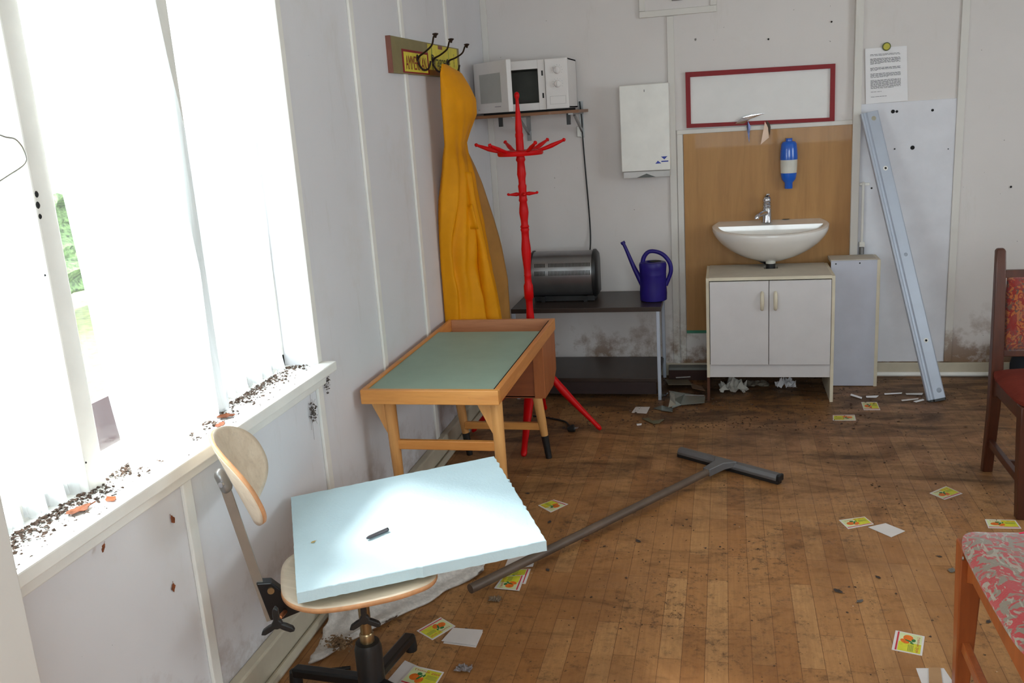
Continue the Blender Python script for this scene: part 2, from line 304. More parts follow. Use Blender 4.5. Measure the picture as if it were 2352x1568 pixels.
for px, py, r in ((2051, 256, .010), (2060, 256, .007), (2142, 253, .007), (2096, 339, .011), (2322, 429, .006), (2055, 342, .004), (2178, 342, .003), (1765, 90, .005), (1910, 50, .005), (2112, 826, .006), (2119, 821, .004), (2002, 432, .005)):
    p = P(px, py, 1, YB-.0075); m.lathe([(r, 0), (r*.8, .002)], Matrix.Translation(p)@Matrix.Rotation(R(90), 4, 'X'), 10)
m.build('screw_hole', SLOT, wall_back, smooth=0)

# windows
def window(n, axis, c0, c1, a0, a1, z0, z1, posts, mat=TRIMW):
    o = bpy.data.objects.new('window_%d' % n, None); C.objects.link(o); o['kind'] = 'structure'
    def bx(mm, u0, u1, w0, w1, v0, v1):
        if axis == 0: mm.box(w0, w1, u0, u1, v0, v1)
        else: mm.box(u0, u1, w0, w1, v0, v1)
    f = MB(); bx(f, a0, a1, c0, c1, z0, z0+.05); bx(f, a0, a1, c0, c1, z1-.05, z1); bx(f, a0, a0+.045, c0, c1, z0, z1); bx(f, a1-.02, a1, c0, c1, z0, z1)
    f.build('window_frame', mat, o, smooth=0, bevel=.003)
    for p0, p1, ex in posts: f = MB(); bx(f, p0, p1, c0, c1+ex, z0, z1); f.build('window_post', mat, o, smooth=0, bevel=.004)
    e = [a0]+[q for p in posts for q in p[:2]]+[a1]
    for i in range(0, len(e), 2): f = MB(); cm = (c0+c1)/2-.01; bx(f, e[i], e[i+1], cm, cm+.004, z0, z1); f.build('window_pane', GLASS, o, smooth=0)
    return o
win = window(1, 0, -1.48, -1.445, .6, 2.70, .775, 2.16, [(1.105, 1.165, .045), (1.64, 1.70, .045), (2.178, 2.238, .045)])
window(2, 0, 3.03, 3.08, 1.8, 3.2, 1.05, 2.15, [(2.47, 2.53, 0)]); window(3, 1, -1.38, -1.33, -.4, 1.6, .95, 2.15, [(.57, .63, 0)])  # the last one is unseen, added behind the camera as fill light
m = MB(); m.box(-1.48, -1.33, .6, 2.70, .764, .785); m.box(-1.33, -1.275, .6, 2.735, .757, .789); m.build('window_sill', TRIMW, win, smooth=0, bevel=.004)
m = MB(); m.box(-1.33, -1.312, .6, 2.72, .715, .757); m.build('sill_apron', TRIMW, win, smooth=0, bevel=.003)
m = MB(); m.box(-1.345, -1.322, 2.695, 2.728, .789, 2.2); m.build('window_casing', TRIMW, win, smooth=0, bevel=.003)
m = MB()
for px, py, r in ((84, 446, .0055), (87, 471, .006), (92, 497, .0045), (103, 632, .002), (197, 1062, .002)):
    p = P(px, py, 0, -1.4); m.lathe([(r, 0), (r*.7, .002)], Matrix.Translation(p)@Matrix.Rotation(R(90), 4, 'Y')@Matrix.Scale(1.3, 4, (1, 0, 0)), 10)
m.build('screw_hole', SLOT, win, smooth=0)
# curtains
def curtain(label, fn, nu=150, nv=50):
    m = MB(); m.grid(fn, nu, nv); return tag(m.build('curtain', CURT, smooth=60, fix=False), label, 'curtain', 'sheer curtains at the left window')
def lerp(a, b, t): return a+(b-a)*t
def interp(tab, x):
    if x <= tab[0][0]: return tab[0][1]
    for (a, va), (b, vb) in zip(tab, tab[1:]):
        if x <= b: return lerp(va, vb, (x-a)/(b-a))
    return tab[-1][1]
def flat_curtain(y0, y1, x, z0, k, seed):
    def fn(u, v):
        z = lerp(z0, 2.14, v); y = lerp(y0, y1, u)
        n = noise.noise((y*9+seed, z*.7, seed)); a = .008+.006*(1-v)
        X = x+a*math.sin(k*u*math.pi*2+n*3)+.004*n
        hem = max(0, 1-(z-z0)/.05); X += hem*.008*math.sin(u*190+seed); 
        if v == 0: z += .006*math.sin(u*130+n*6)
        return Vector((X, y, z))
    return fn
curtain('sheer white curtain with ruffled hem behind the pane left of the post with screw holes', flat_curtain(1.17, 1.635, -1.432, .788, 7, 1))
curtain('sheer white curtain with crinkled hem in the pane nearest the corner', flat_curtain(2.245, 2.675, -1.432, .79, 6, 4))
curtain('sheer white curtain of the nearest pane, at the frame edge', flat_curtain(.65, 1.10, -1.432, .79, 7, 8))
def mid(u, v):
    z = lerp(.792, 2.14, v)
    yl = interp([(.79, 1.755), (1.0, 1.735), (1.3, 1.715), (1.5, 1.70), (2.2, 1.70)], z); yr = interp([(.79, 2.205), (1.2, 2.235), (1.55, 2.20), (1.75, 2.17), (2.2, 2.12)], z)
    y = lerp(yl, yr, u); a = interp([(.79, 1.0), (1.05, .7), (1.4, .35), (2.2, .25)], z)
    bulge = interp([(0, 0), (.1, .055), (.27, .085), (.36, .02), (1, 0)], u)*interp([(.79, 1), (1.3, .6), (2.2, .2)], z)
    n = noise.noise((u*4, z*1.2, 3)); X = -1.382+bulge+a*(.016*math.sin(u*34+n*4)+.009*math.sin(u*71+z*3)+.012*n)
    if v == 0: z += .006*math.sin(u*60)
    return Vector((max(X, -1.397), y, z))
curtain('sheer white curtain bunched in folds over the middle window post', mid, 220, 60)
m = MB(); pts = [P(-30, 300, 0, -1.385), P(0, 310, 0, -1.385), P(14, 315, 0, -1.385), P(34, 319, 0, -1.385), P(50, 336, 0, -1.385), P(59, 358, 0, -1.385), P(59, 371, 0, -1.385), P(48, 384, 0, -1.385), P(20, 402, 0, -1.385), P(-20, 428, 0, -1.385)]
m.tube(pts, .0018, 6); tag(m.build('wire_hook', DULLM), 'thin bent wire loop hanging at the window, upper left edge', 'wire')
# outside
m = MB(); m.box(-30, -1.6, -15, 20, -.5, -.45); tag(m.build('lawn', GRASS, smooth=0), 'green lawn outside the left window', 'lawn', kind='stuff')
m = MB(); m.grid(lambda u, v: Vector((-8+.5*noise.noise((u*30, v*6, 0)), lerp(-4, 20, u), lerp(-.28, 1.0, v)+.1*noise.noise((u*60, v*9, 2)))), 160, 24)
tag(m.build('hedge', HEDGE, solid=.05, fix=False), 'green hedge seen through the gap beside the window post', 'hedge', kind='stuff')
m = MB(); a = P(205, 930, 0, -2.6); b = P(262, 930, 0, -2.6); m.box(-2.62, -2.6, a.y, b.y, -.45, a.z); tag(m.build('wooden_board', DRED, smooth=0), 'dark red board standing outside, seen in the gap beside the window post', 'board')
# sill litter and leaves
random.seed(11); m = MB()
def blob(m, p, r, fl=.5, n=5):
    rot = Matrix.Rotation(random.random()*6, 4, 'Z')@Matrix.Rotation(random.uniform(-.5, .5), 4, 'X')
    v = [m.bm.verts.new(Vector(p)+rot@Vector((r*math.cos(t)*random.uniform(.5, 1.2), r*math.sin(t)*random.uniform(.3, 1.0), random.uniform(0, r*fl)))) for t in (2*math.pi*k/n for k in range(n))]
    top = m.bm.verts.new(Vector(p)+Vector((0, 0, r*fl)))
    for k in range(n): m.face([v[k], v[(k+1) % n], top])
    m.face(v[::-1])
for i in range(4200):
    y = random.uniform(1.2, 2.69); d = abs(random.gauss(0, .03)); x = -1.42+d
    if random.random() < .25: x = random.uniform(-1.42, -1.29); 
    if x > -1.285: continue
    if noise.noise((y*6, 0, 3)) < -.15 and random.random() < .6: continue
    blob(m, (x, y, .7855), random.choice((.0015, .002, .003, .006))*random.uniform(.6, 1.3), .7)
tag(m.build('sill_litter', CRUMB, smooth=0), 'dark crumbs and dead insects along the window sill', 'litter', kind='stuff')
def leaf(label, p, nrm, size, rot, mat=LEAFM, name='dry_leaf', cat='leaf', group=None, curl=.5):
    nrm = Vector(nrm).normalized(); a = nrm.orthogonal().normalized(); a = Matrix.Rotation(rot, 3, nrm)@a; b = nrm.cross(a); m = MB(); p = Vector(p)
    s_ = random.random()*50
    def fn(u, v):
        x = u*2-1; wd = (max(0, 1-abs(x)**1.7))**.7*(.55+.25*noise.noise((x*3, s_, 0))); y = (v*2-1)*wd*(1+.35*noise.noise((x*5+s_, v*5, 1)))
        h = curl*(.35*y*y+.25*x*x+.18*noise.noise((x*2.5+s_, y*2.5, 4)))+.08
        return p+(a*x+b*y)*size+nrm*size*max(h, .04)
    m.grid(fn, 8, 6); m.tube([p+a*size*.95+nrm*size*.1, p+a*size*1.4+nrm*size*.15], size*.04, 4)
    return tag(m.build(name, mat, smooth=0, solid=size*.03, fix=False), label, cat, group)
leaf('brown curled leaf stuck to the wall under the sill, upper of two', P(395, 1192, 0, XL+.001), (1, 0, 0), .013, 1.2)
leaf('small rust brown leaf with a stem stuck low on the wall under the sill', P(397, 1349, 0, XL+.001), (1, 0, 0), .012, .7)
leaf('dark red leaf scrap caught just under the sill edge at left', P(236, 1258, 0, -1.31), (1, 0, 0), .010, .2)
leaf('crumpled pale brown leaf on the sill near the screw-holed post', (-1.355, 1.545, .787), (0, 0, 1), .03, .5)
leaf('orange leaf at the sill edge, left part of the window', (-1.315, 1.60, .79), (0, 0, 1), .018, 1.8, plain('orange_leaf', (200, 96, 34), .7, var=.3))
leaf('brown leaf on the sill under the bunched curtain', (-1.36, 2.16, .787), (0, 0, 1), .03, 2.6)
leaf('rust leaf on the sill behind the chair backrest', (-1.335, 2.09, .787), (0, 0, 1), .022, .9, plain('rust_leaf', (150, 76, 36), .7, var=.3))
def web(label, px, py, n, sx, sz):
    m = MB()
    for i in range(n):
        p = P(px, py, 0, XL+.004)+Vector((random.uniform(0, .012), random.gauss(0, sx), random.gauss(0, sz))); blob(m, p, random.uniform(.002, .006), 1.2)
    for i in range(14):
        p = P(px, py, 0, XL+.004); q = p+Vector((.006, random.gauss(0, sx*2), random.gauss(0, sz*1.6))); m.tube([p, q], .0004, 3)
    tag(m.build('cobweb', WEB, smooth=0), label, 'cobweb')
web('dusty dark cobweb clump on the wall below the sill end', 715, 945, 60, .01, .022)
web('dusty cobweb hanging right at the end of the window sill', 747, 880, 40, .008, .014)

# ------------------------------------------------------------------ school desk
D = thing('school_desk', 'low honey wood school desk with green writing surface against the left wall', 'desk', (-1.04, 3.5, 0))
m = MB(); m.box(-1.30, -.78, 2.955, 2.978, .562, .616); m.build('front_rail', HONEY, D, smooth=0, bevel=.003)
for x0, x1 in ((-.80, -.78), (-1.30, -1.283)): m = MB(); m.box(x0, x1, 2.978, 4.09, .562, .616); m.build('side_rail', HONEYY, D, smooth=0, bevel=.003)
m = MB(); m.box(-1.283, -.80, 4.068, 4.09, .50, .616); m.build('back_rail', TRAYW, D, smooth=0, bevel=.003)
m = MB(); m.box(-1.283, -.803, 2.979, 3.865, .59, .609); m.build('writing_surface', GREEN, D, smooth=0, bevel=.002)
m = MB(); m.box(-1.283, -.80, 3.865, 4.068, .535, .55); m.build('pencil_tray', TRAYW, D, smooth=0)
m = MB(); m.box(-.8065, -.8035, 2.98, 4.06, .6095, .6115); m.build('edge_groove', SLOT, D, smooth=0)
m = MB(); m.box(-1.283, -.835, 3.80, 3.815, .32, .562); m.box(-1.283, -.835, 3.80, 4.06, .315, .325); m.build('storage_box', REDWOOD, D, smooth=0)
m = MB(); m.prism([(-.835, 3.795, .315), (-.835, 3.99, .315), (-.835, 4.085, .37), (-.835, 4.085, .562), (-.835, 3.795, .562)], (.05, 0, 0)); m.build('side_panel', wood('brown_side_panel', (158, 88, 44), (176, 104, 56), 2), D, smooth=0, bevel=.003)
legs = [((-1.215, 3.02), (-1.20, 3.02)), ((-.808, 3.02), (-.80, 3.02)), ((-1.225, 3.90), (-1.19, 3.90)), ((-.845, 3.88), (-.803, 3.88))]
for i, (a, b) in enumerate(legs):
    t = .565 if i < 2 else .32; L_ = lambda z: Vector((lerp(b[0], a[0], z/t), lerp(b[1], a[1], z/t), z))
    m = MB(); m.tube([L_(.11), L_(t*.6), L_(t)], [.0165, .0205, .0225], 20); lg = m.build('leg', HONEYZ, D)
    m = MB(); m.tube([L_(0), L_(.11)], [.0145, .0175], 20); m.build('leg_tip', BLACK, lg)
for x in (-1.215, -.808):
    m = MB(); cv = [(x-.075, 3.01, .562), (x-.062, 3.01, .53), (x-.045, 3.01, .495), (x-.028, 3.01, .455), (x-.01, 3.01, .42), (x, 3.01, .562)]; m.prism(cv, (0, .02, 0)); m.build('corner_brace', HONEYZ, D, smooth=0, bevel=.002)
m = MB(); m.box(-1.2, -.81, 3.01, 3.03, .368, .404); m.build('stretcher', HONEY, D, smooth=0, bevel=.003)
m = MB(); m.box(-1.2, -.815, 3.88, 3.90, .135, .17); m.build('stretcher', HONEY, D, smooth=0, bevel=.003)
leaf('small yellow crumb of foam at the left edge of the green desk surface', P(920, 827, 2, .62), (0, 0, 1), .014, .4, plain('yellow_scrap', (190, 164, 110), .9), 'foam_scrap', 'scrap')

# ------------------------------------------------------------------ swivel chair and foam board
cx, cy = -.95, 2.03; f2 = Vector((.89, .45, 0)).normalized(); s2 = Vector((-f2.y, f2.x, 0)); cc = Vector((cx, cy, 0))
W = thing('swivel_chair', 'worn plywood swivel chair with black tube base under the foam board', 'chair', (cx, cy, 0))
def loc(a, b, z): return cc+f2*a+s2*b+Vector((0, 0, z))
def seat(u, v, top):
    a = -1+2*u; b = -1+2*v; n = 3.2
    r = (abs(a)**n+abs(b)**n)**(1/n) if (a or b) else 0; q = max(abs(a), abs(b)); k = q/r if r else 1
    a *= k; b *= k; return a*.205, b*.185
def seat_fn(dz):
    def fn(u, v):
        a, b = seat(u, v, 0); z = .398-.010*math.cos(b/.185*1.5)-.008*math.cos((a+.03)/.2*1.4)+.022*max(0, -a-.12)*8*.6-.02*max(0, a-.13)*6+dz
        return loc(a, b+.035, z)
    return fn
m = MB(); m.grid(seat_fn(0), 30, 26); s_ = m.build('seat', [PLY, PLYE], W, smooth=60); md = s_.modifiers.new('solidify', 'SOLIDIFY'); md.thickness = .013; md.offset = 0; md.material_offset_rim = 1
def back_fn(u, v):
    b = (-1+2*u); h = (-1+2*v); n = 2.4
    r = (abs(b)**n+abs(h)**n)**(1/n) if (b or h) else 0; k = max(abs(b), abs(h))/r if r else 1; b *= k; h *= k
    bb = b*.185; z = .732+h*.108-.012*abs(b); a = -.283+.062*b*b-.34*(z-.735)
    return loc(a, bb, z)
m = MB(); m.grid(back_fn, 30, 20); bk = m.build('backrest', [PLY, PLYE], W, smooth=60); md = bk.modifiers.new('solidify', 'SOLIDIFY'); md.thickness = .011; md.offset = 0; md.material_offset_rim = 1
m = MB(); m.tube([loc(-.318, 0, .742), loc(-.312, 0, .732), loc(-.30, 0, .695), loc(-.296, 0, .685)], [.010, .019, .021, .012], 14, flat=.75); m.build('back_bracket', BRACK, W, bevel=.003)
m = MB(); m.lathe([(.007, 0), (.007, .006), (.003, .007)], Matrix.Translation(loc(-.308, -.018, .712))@Vector((0, -1, 0)).to_track_quat('Z', 'Y').to_matrix().to_4x4(), 12); m.build('bracket_screw', CHROME, W)
m = MB(); m.bar(loc(-.303, -.004, .70), loc(-.238, -.004, .315), .024, .008, s2); m.build('back_post', DULLM, W, bevel=.001, smooth=0)
m = MB(); m.prism([loc(-.262, -.016, .43), loc(-.225, -.016, .425), loc(-.19, -.016, .385), loc(-.04, -.016, .375), loc(-.06, -.016, .355), loc(-.215, -.016, .315), loc(-.24, -.016, .32)], s2*.032); m.build('seat_bracket', BLACKM, W, smooth=0, bevel=.003)
m = MB(); m.tube([loc(-.228, -.022, .405), loc(-.228, -.014, .405)], .009, 14); m.build('pivot_bolt', BRASSY, W)
def knob(c):          # black three-winged clamp knob
    m = MB(); prof = []
    for k in range(36):
        t = 2*math.pi*k/36; prof.append((.0125+.034*max(0, math.cos(3*(t-math.pi/2)))**1.8, t))
    d1 = Vector((.94, .34, 0)).normalized()
    m.prism([c+d1*r*math.cos(t)+Vector((0, 0, 1))*r*math.sin(t) for r, t in prof], Vector((.004, -.014, 0)))
    return m.build('clamp_knob', BLACK, W, bevel=.004)
kk = knob(P(638, 1428, 1, 1.80)); m = MB(); c = P(638, 1428, 1, 1.80); m.tube([c+Vector((0, .01, .005)), loc(-.2, -.01, .335)], .006, 8); m.build('knob_screw', plain('coppery_screw', (190, 120, 76), .4, .8), kk)
knob(P(838, 1418, 1, 1.955))
m = MB(); m.tube([loc(0, 0, .385), loc(0, 0, .18)], .0155, 24); m.build('inner_tube', BRASSY, W)
m = MB(); m.lathe([(.019, .195), (.0195, .202), (.0195, .222), (.017, .226)], Matrix.Translation(cc), 24); m.build('tube_collar', BRASSY, W)
m = MB(); m.lathe([(.02, .05), (.037, .052), (.037, .180), (.032, .197), (.019, .199)], Matrix.Translation(cc), 28); m.build('outer_column', BLACK, W)
m = MB(); m.box(-.06, .06, -.05, .05, .37, .384, Matrix.Translation(cc)@Matrix.Rotation(math.atan2(f2.y, f2.x), 4, 'Z')); m.build('seat_plate', BLACKM, W, smooth=0)
for ang in (87, 167, 262, 340):
    d = Vector((math.cos(R(ang)), math.sin(R(ang)), 0)); e = cc+d*.27
    if e.x < XL+.07: e = cc+d*.25
    m = MB(); m.bar(cc+d*.02+Vector((0, 0, .075)), e+Vector((0, 0, .045)), .034, .028); lg = m.build('leg', BLACKM, W, smooth=0, bevel=.006)
    m = MB(); m.lathe([(.018, 0), (.019, .012), (.016, .045)], Matrix.Translation(e), 14); m.build('foot', BLACK, lg)
# foam board: slightly tilted slab resting on the seat
zf = lambda x, y: .432+.02*(-(x-(-.9)))*1.0+.012*(y-2.3)
bl, brr, fr, fl_ = [FL(*p, z) for p, z in (((668, 1142), .456), ((1135, 1048), .446), ((1255, 1242), .434), ((681, 1362), .444))]
bl.x = max(bl.x, XL+.012)
def edge(a, b, n, amp, seed): return [a.lerp(b, k/n)+Vector((amp*noise.noise((k*.9+seed, 1, 2)), amp*noise.noise((k*.9+seed, 5, 2)), .4*amp*noise.noise((k*1.3+seed, 9, 2)))) for k in range(n)]
ring = edge(bl, brr, 40, .004, 0)+edge(brr, fr, 40, .007, 9)+edge(fr, fl_, 50, .004, 20)+edge(fl_, bl, 40, .0015, 40)
m = MB(); lo = [p+Vector((0, 0, -.029))+Vector((.002*noise.noise((i*.7, 3, 3)), .003*noise.noise((i*.7, 8, 3)), 0)) for i, p in enumerate(ring)]
cen = (bl+brr+fr+fl_)/4; a = [m.bm.verts.new(p) for p in ring]; b_ = [m.bm.verts.new(cen+(p-cen)*.995-Vector((0, 0, .0))+Vector((0, 0, .0016))) for p in ring]; c_ = [m.bm.verts.new(p) for p in lo]; n = len(ring)
for k in range(n): m.face([a[k], a[(k+1) % n], b_[(k+1) % n], b_[k]]); m.face([c_[k], c_[(k+1) % n], a[(k+1) % n], a[k]])
m.face(b_); m.face(c_[::-1]); BRD = tag(m.build('foam_board', FOAM, smooth=30), 'pale blue square foam insulation board lying on the swivel chair', 'board')
def on_board(px, py):
    nrm = (brr-fl_).cross(bl-fl_).normalized(); d = fwd*FPX+rgt*(px-1176)-upv*(py-784)
    return CAM+d*((fl_-CAM).dot(nrm)/d.dot(nrm))+Vector((0, 0, .003))
p0, p1 = on_board(843, 1242)+Vector((0, 0, .005)), on_board(889, 1222)+Vector((0, 0, .005))
PN = thing('pen_stub', 'short grey pen stub lying on the pale blue foam board', 'pen', p0)
m = MB(); m.tube([p0, p0.lerp(p1, .12), p1], [.003, .005, .0055], 10); m.build('barrel', plain('grey_pen', (92, 88, 92), .3, .3), PN); m = MB(); m.tube([p1, p1+(p1-p0)*.06], .0052, 10); m.build('end_cap', BLACK, PN)
leaf('tiny dry insect wing on the left side of the foam board', on_board(720, 1247), (0, 0, 1), .008, .3, plain('straw', (186, 160, 96), .8), 'insect_remains', 'insect')
p0, p1 = FL(762, 1537, .006), FL(805, 1533, .006)
PN = thing('black_pen', 'thin black pen on the floor beside the chair base', 'pen', p0); m = MB(); m.tube([p0, p1], .005, 10); m.build('barrel', BLACK, PN); m = MB(); m.tube([p0.lerp(p1, .55)+Vector((0, 0, .005)), p1+Vector((0, 0, .005))], .0015, 6); m.build('clip', BLACKM, PN)

# ------------------------------------------------------------------ felt mat
g0, g1, g2, g3 = FL(722, 1528), FL(1108, 1318), FL(1128, 1262), FL(750, 1420)
g0 = Vector((-1.215, 2.175, 0)); g3.x = -1.25
def felt(u, v):
    lo_ = g0.lerp(g1, u); hi = g3.lerp(g2, u); p = lo_.lerp(hi, v); n = noise.noise((u*3, v*2.5, 1.3))
    p.x += .012*noise.noise((u*7, v*7, 5)); p.y += .012*noise.noise((u*7, v*7, 9)) - .03*math.sin(u*math.pi)*(1-v)*.0
    e = .07*max(0, v-.5)*(1-u)*(1.3+1.5*n); cu = .035*max(0, 1-abs(u-.22)/.16)*max(0, 1-abs(v-.62)/.3)
    p.z = .007+max(0, .010+.018*n)*(1 if .04 < v < .96 else .4)+max(0, e)+cu; return p
m = MB(); m.grid(felt, 60, 30); tag(m.build('felt_mat', FELT, solid=.008, smooth=70), 'rumpled grey felt mat on the floor beneath the swivel chair', 'mat')
m = MB(); random.seed(3)
for i in range(220):
    p = FL(778, 1478, .03); blob(m, p+Vector((random.gauss(0, .022), random.gauss(0, .014), random.uniform(-.008, .012))), random.uniform(.003, .009), .8)
tag(m.build('dirt_heap', MUD, smooth=0), 'small heap of brown dirt and leaves on the felt mat', 'dirt', kind='stuff')

# ------------------------------------------------------------------ coat rack board, hooks, raincoat
HB = thing('coat_rack', 'yellow and olive printed board with three wire hooks high on the left wall', 'coat rack', (XL, 4.15, 1.82))
m = MB(); m.box(XL, XL+.020, 3.66, 4.66, 1.748, 1.893); m.build('board', [OLIVE], HB, smooth=0, bevel=.001)
m = MB(); m.box(XL, XL+.0205, 3.652, 3.66, 1.748, 1.893); m.build('end_grain', RUST, HB, smooth=0)
def wq(m, mi, y0, y1, z0, z1, x): m.mi = mi; m.box(XL+.020, XL+x, y0, y1, z0, z1)
m = MB(); wq(m, 0, 3.78, 4.14, 1.752, 1.848, .0206); wq(m, 1, 3.80, 4.12, 1.758, 1.838, .0210); wq(m, 1, 4.14, 4.62, 1.775, 1.888, .0206); wq(m, 2, 4.19, 4.205, 1.775, 1.888, .0209); wq(m, 2, 4.46, 4.47, 1.78, 1.885, .0209); wq(m, 3, 4.14, 4.62, 1.752, 1.775, .0207); wq(m, 4, 4.30, 4.37, 1.872, 1.888, .0209)
TM = lambda y, z, x=.0222: Matrix.Translation((XL+x, y, z))@Matrix(((0, 0, 1, 0), (1, 0, 0, 0), (0, 1, 0, 0), (0, 0, 0, 1)))
m.mi = 0; m.text('AMMERIKAN', TM(3.96, 1.792)@Matrix.Scale(.9, 4, (1, 0, 0))@Matrix.Scale(1.5, 4, (0, 1, 0)), .055); m.mi = 5; m.text('Dragonne', TM(4.33, 1.815), .075)
m.mi = 6; m.text('extra', TM(4.55, 1.83)@Matrix.Rotation(R(90), 4, 'Z'), .03)
m.build('printed_carton', [REDF, YELB, COLV, plain('amber_carton', (142, 96, 20), .6), RUST, plain('dark_olive_ink', (60, 56, 30), .6), OLIVE], HB, smooth=0)
for k, (y, pt) in enumerate(((3.98, (1000, 80)), (4.20, (1036, 92)), (4.44, (1072, 104)))):
    b0 = Vector((XL+.022, y, 1.822)); tip = P(pt[0], pt[1], 0, XL+.15); d = tip-b0
    m = MB(); m.tube([b0+Vector((0, 0, -.012)), b0+Vector((.012, -.005, .004)), b0+d*.3+Vector((.01, 0, -.006)), b0+d*.62+Vector((.014, 0, -.008)), b0+d*.9, tip], [.0045, .0045, .004, .004, .004, .0045], 10)
    m.lathe([(.004, -.012), (.006, -.004), (.014, .003), (.012, .006), (.003, .008)], Matrix.Translation(tip), 12)
    m.tube([b0+Vector((0, 0, -.01)), b0+Vector((.004, 0, -.03)), b0+Vector((.022, .0, -.055)), b0+Vector((.045, -.0, -.052)), b0+Vector((.056, -.0, -.03)), b0+Vector((.058, -.0, -.02))], .0045, 10)
    m.lathe([(.016, 0), (.016, .003)], Matrix.Translation(b0+Vector((-.002, 0, -.004)))@Matrix.Rotation(R(90), 4, 'Y'), 12); m.build('hook', plain('brown_iron', (58, 44, 38), .5, .6), HB)
CO = thing('raincoat', 'long yellow raincoat hanging from the wall hooks behind the desk', 'raincoat', (-1.24, 4.22, .58))
LE = [(150, 1016), (170, 1012), (230, 1015), (300, 1021), (330, 1024), (380, 1020), (450, 1013), (540, 1011), (640, 1014), (742, 1019)]
RE = [(150, 1030), (165, 1058), (200, 1078), (230, 1091), (265, 1093), (300, 1079), (330, 1069), (350, 1070), (400, 1084), (460, 1094), (560, 1114), (660, 1136), (742, 1150)]
RL = [(340, 1070), (380, 1090), (420, 1107), (500, 1133), (560, 1150), (640, 1166), (742, 1174)]
def coat_ring(py, n=120):
    l = P(interp(LE, py), py, 1, 4.10); r = P(interp(RE, py), py, 1, 4.36); l.x = max(l.x, XL+.012); c = (l+r)/2; h = (r-l)/2; z = c.z; h.z = 0
    dp = Vector((h.y, -h.x, 0)).normalized()*interp([(150, .012), (230, .035), (330, .028), (450, .055), (742, .075)], py)
    am = interp([(150, .0), (240, .05), (325, .14), (380, .34), (560, .46), (742, .42)], py); out = []
    for k in range(n):
        t = 2*math.pi*k/n; q = c+h*math.cos(t); n_ = noise.noise((math.cos(t)*1.5, py*.006, 2)); 
        fold = 1+am*(.55*math.sin(7*math.cos(t)*1.25+n_*4+py*.004)+.4*math.sin(13*math.cos(t)+py*.011+n_*3))+.10*noise.noise((math.cos(t)*3, py*.03, 7))*(1 if py > 330 else .4)
        q = q+dp*math.sin(t)*max(.25, fold); q.z = z; q.x = max(q.x, XL+.006); out.append(q)
    return out
m = MB(); m.loft([coat_ring(py) for py in list(range(150, 345, 6))+list(range(345, 748, 8))]); m.build('coat_body', YEL, CO, smooth=80)
def lin(u, v):
    py = lerp(345, 742, v); a = P(interp(RE, py)-6, py, 1, 4.34); b = P(interp(RL, py), py, 1, 4.46); p = a.lerp(b, u); p.y += .012*math.sin(u*5+v*6)*v; return p
m = MB(); m.grid(lin, 10, 40); m.build('coat_lining', LIN, CO, smooth=80, solid=.004)
def flap(u, v):       # front edge fold of the coat
    py = lerp(395, 742, v); xx = lerp(interp([(395, 1060), (480, 1072), (560, 1096), (742, 1100)], py), interp([(395, 1082), (460, 1094), (560, 1114), (660, 1136), (742, 1150)], py), u)
    p = P(xx, py, 1, 4.23-.022*math.sin(u*math.pi)); p.y += .008*math.sin(v*14+u*2)*u; return p
m = MB(); m.grid(flap, 10, 40); m.build('coat_flap', YEL, CO, smooth=80, solid=.004)
m = MB(); c = P(1073, 505, 1, 4.185); m.grid(lambda u, v: c+Vector((-.03+.06*u+.02*v, .012*math.sin(u*3), .045-.09*v+.03*u*(1-v))), 4, 4); m.build('pocket_flap', YEL, CO, smooth=60, solid=.005)

# ------------------------------------------------------------------ red coat stand
sx_, sy_ = -.925, 4.214; S = thing('coat_stand', 'bright red turned wooden coat stand between desk and shelf', 'coat stand', (sx_, sy_, 0)); ST = Matrix.Translation((sx_, sy_, 0))
m = MB(); prof = [(.001, 1.652), (.009, 1.648), (.0125, 1.638), (.011, 1.627), (.0075, 1.62), (.0075, 1.605), (.0095, 1.58), (.0145, 1.52), (.0175, 1.485), (.016, 1.47), (.019, 1.462), (.019, 1.452), (.0175, 1.445), (.0185, 1.42), (.019, 1.36), (.023, 1.345), (.017, 1.335), (.0195, 1.30), (.0215, 1.28), (.017, 1.255), (.0165, 1.235), (.0205, 1.225), (.0195, 1.215), (.0185, 1.2), (.0185, 1.17), (.021, 1.158), (.017, 1.15), (.021, 1.12), (.0225, 1.10), (.0175, 1.065), (.0165, 1.045), (.022, 1.033), (.018, 1.028), (.0215, 1.02), (.018, 1.01), (.018, .98), (.023, .93), (.0225, .90), (.0165, .83), (.0165, .805), (.018, .80), (.0165, .795), (.017, .765), (.0225, .75), (.0225, .69), (.018, .685), (.0165, .67), (.0165, .64), (.019, .6), (.0225, .55), (.024, .5), (.022, .45), (.026, .43), (.027, .33), (.02, .31)]
m.lathe(prof, ST, 24); m.build('pole', RED, S, smooth=50)
m = MB(); m.lathe([(.02, 1.388), (.103, 1.388), (.107, 1.383), (.107, 1.372), (.103, 1.366), (.02, 1.366)], ST, 40, caps=False); m.build('hook_disc', RED, S)
for k in range(6):
    a = R(60*k+2); d = Vector((math.cos(a), math.sin(a), 0)); o_ = Vector((sx_, sy_, 0)); m = MB()
    m.tube([o_+d*.085+Vector((0, 0, 1.384)), o_+d*.12+Vector((0, 0, 1.393)), o_+d*.15+Vector((0, 0, 1.403)), o_+d*.19+Vector((0, 0, 1.418)), o_+d*.20+Vector((0, 0, 1.422)), o_+d*.207+Vector((0, 0, 1.425)), o_+d*.214+Vector((0, 0, 1.428))], [.007, .009, .0105, .007, .006, .0095, .004], 12); m.build('coat_peg', RED, S)
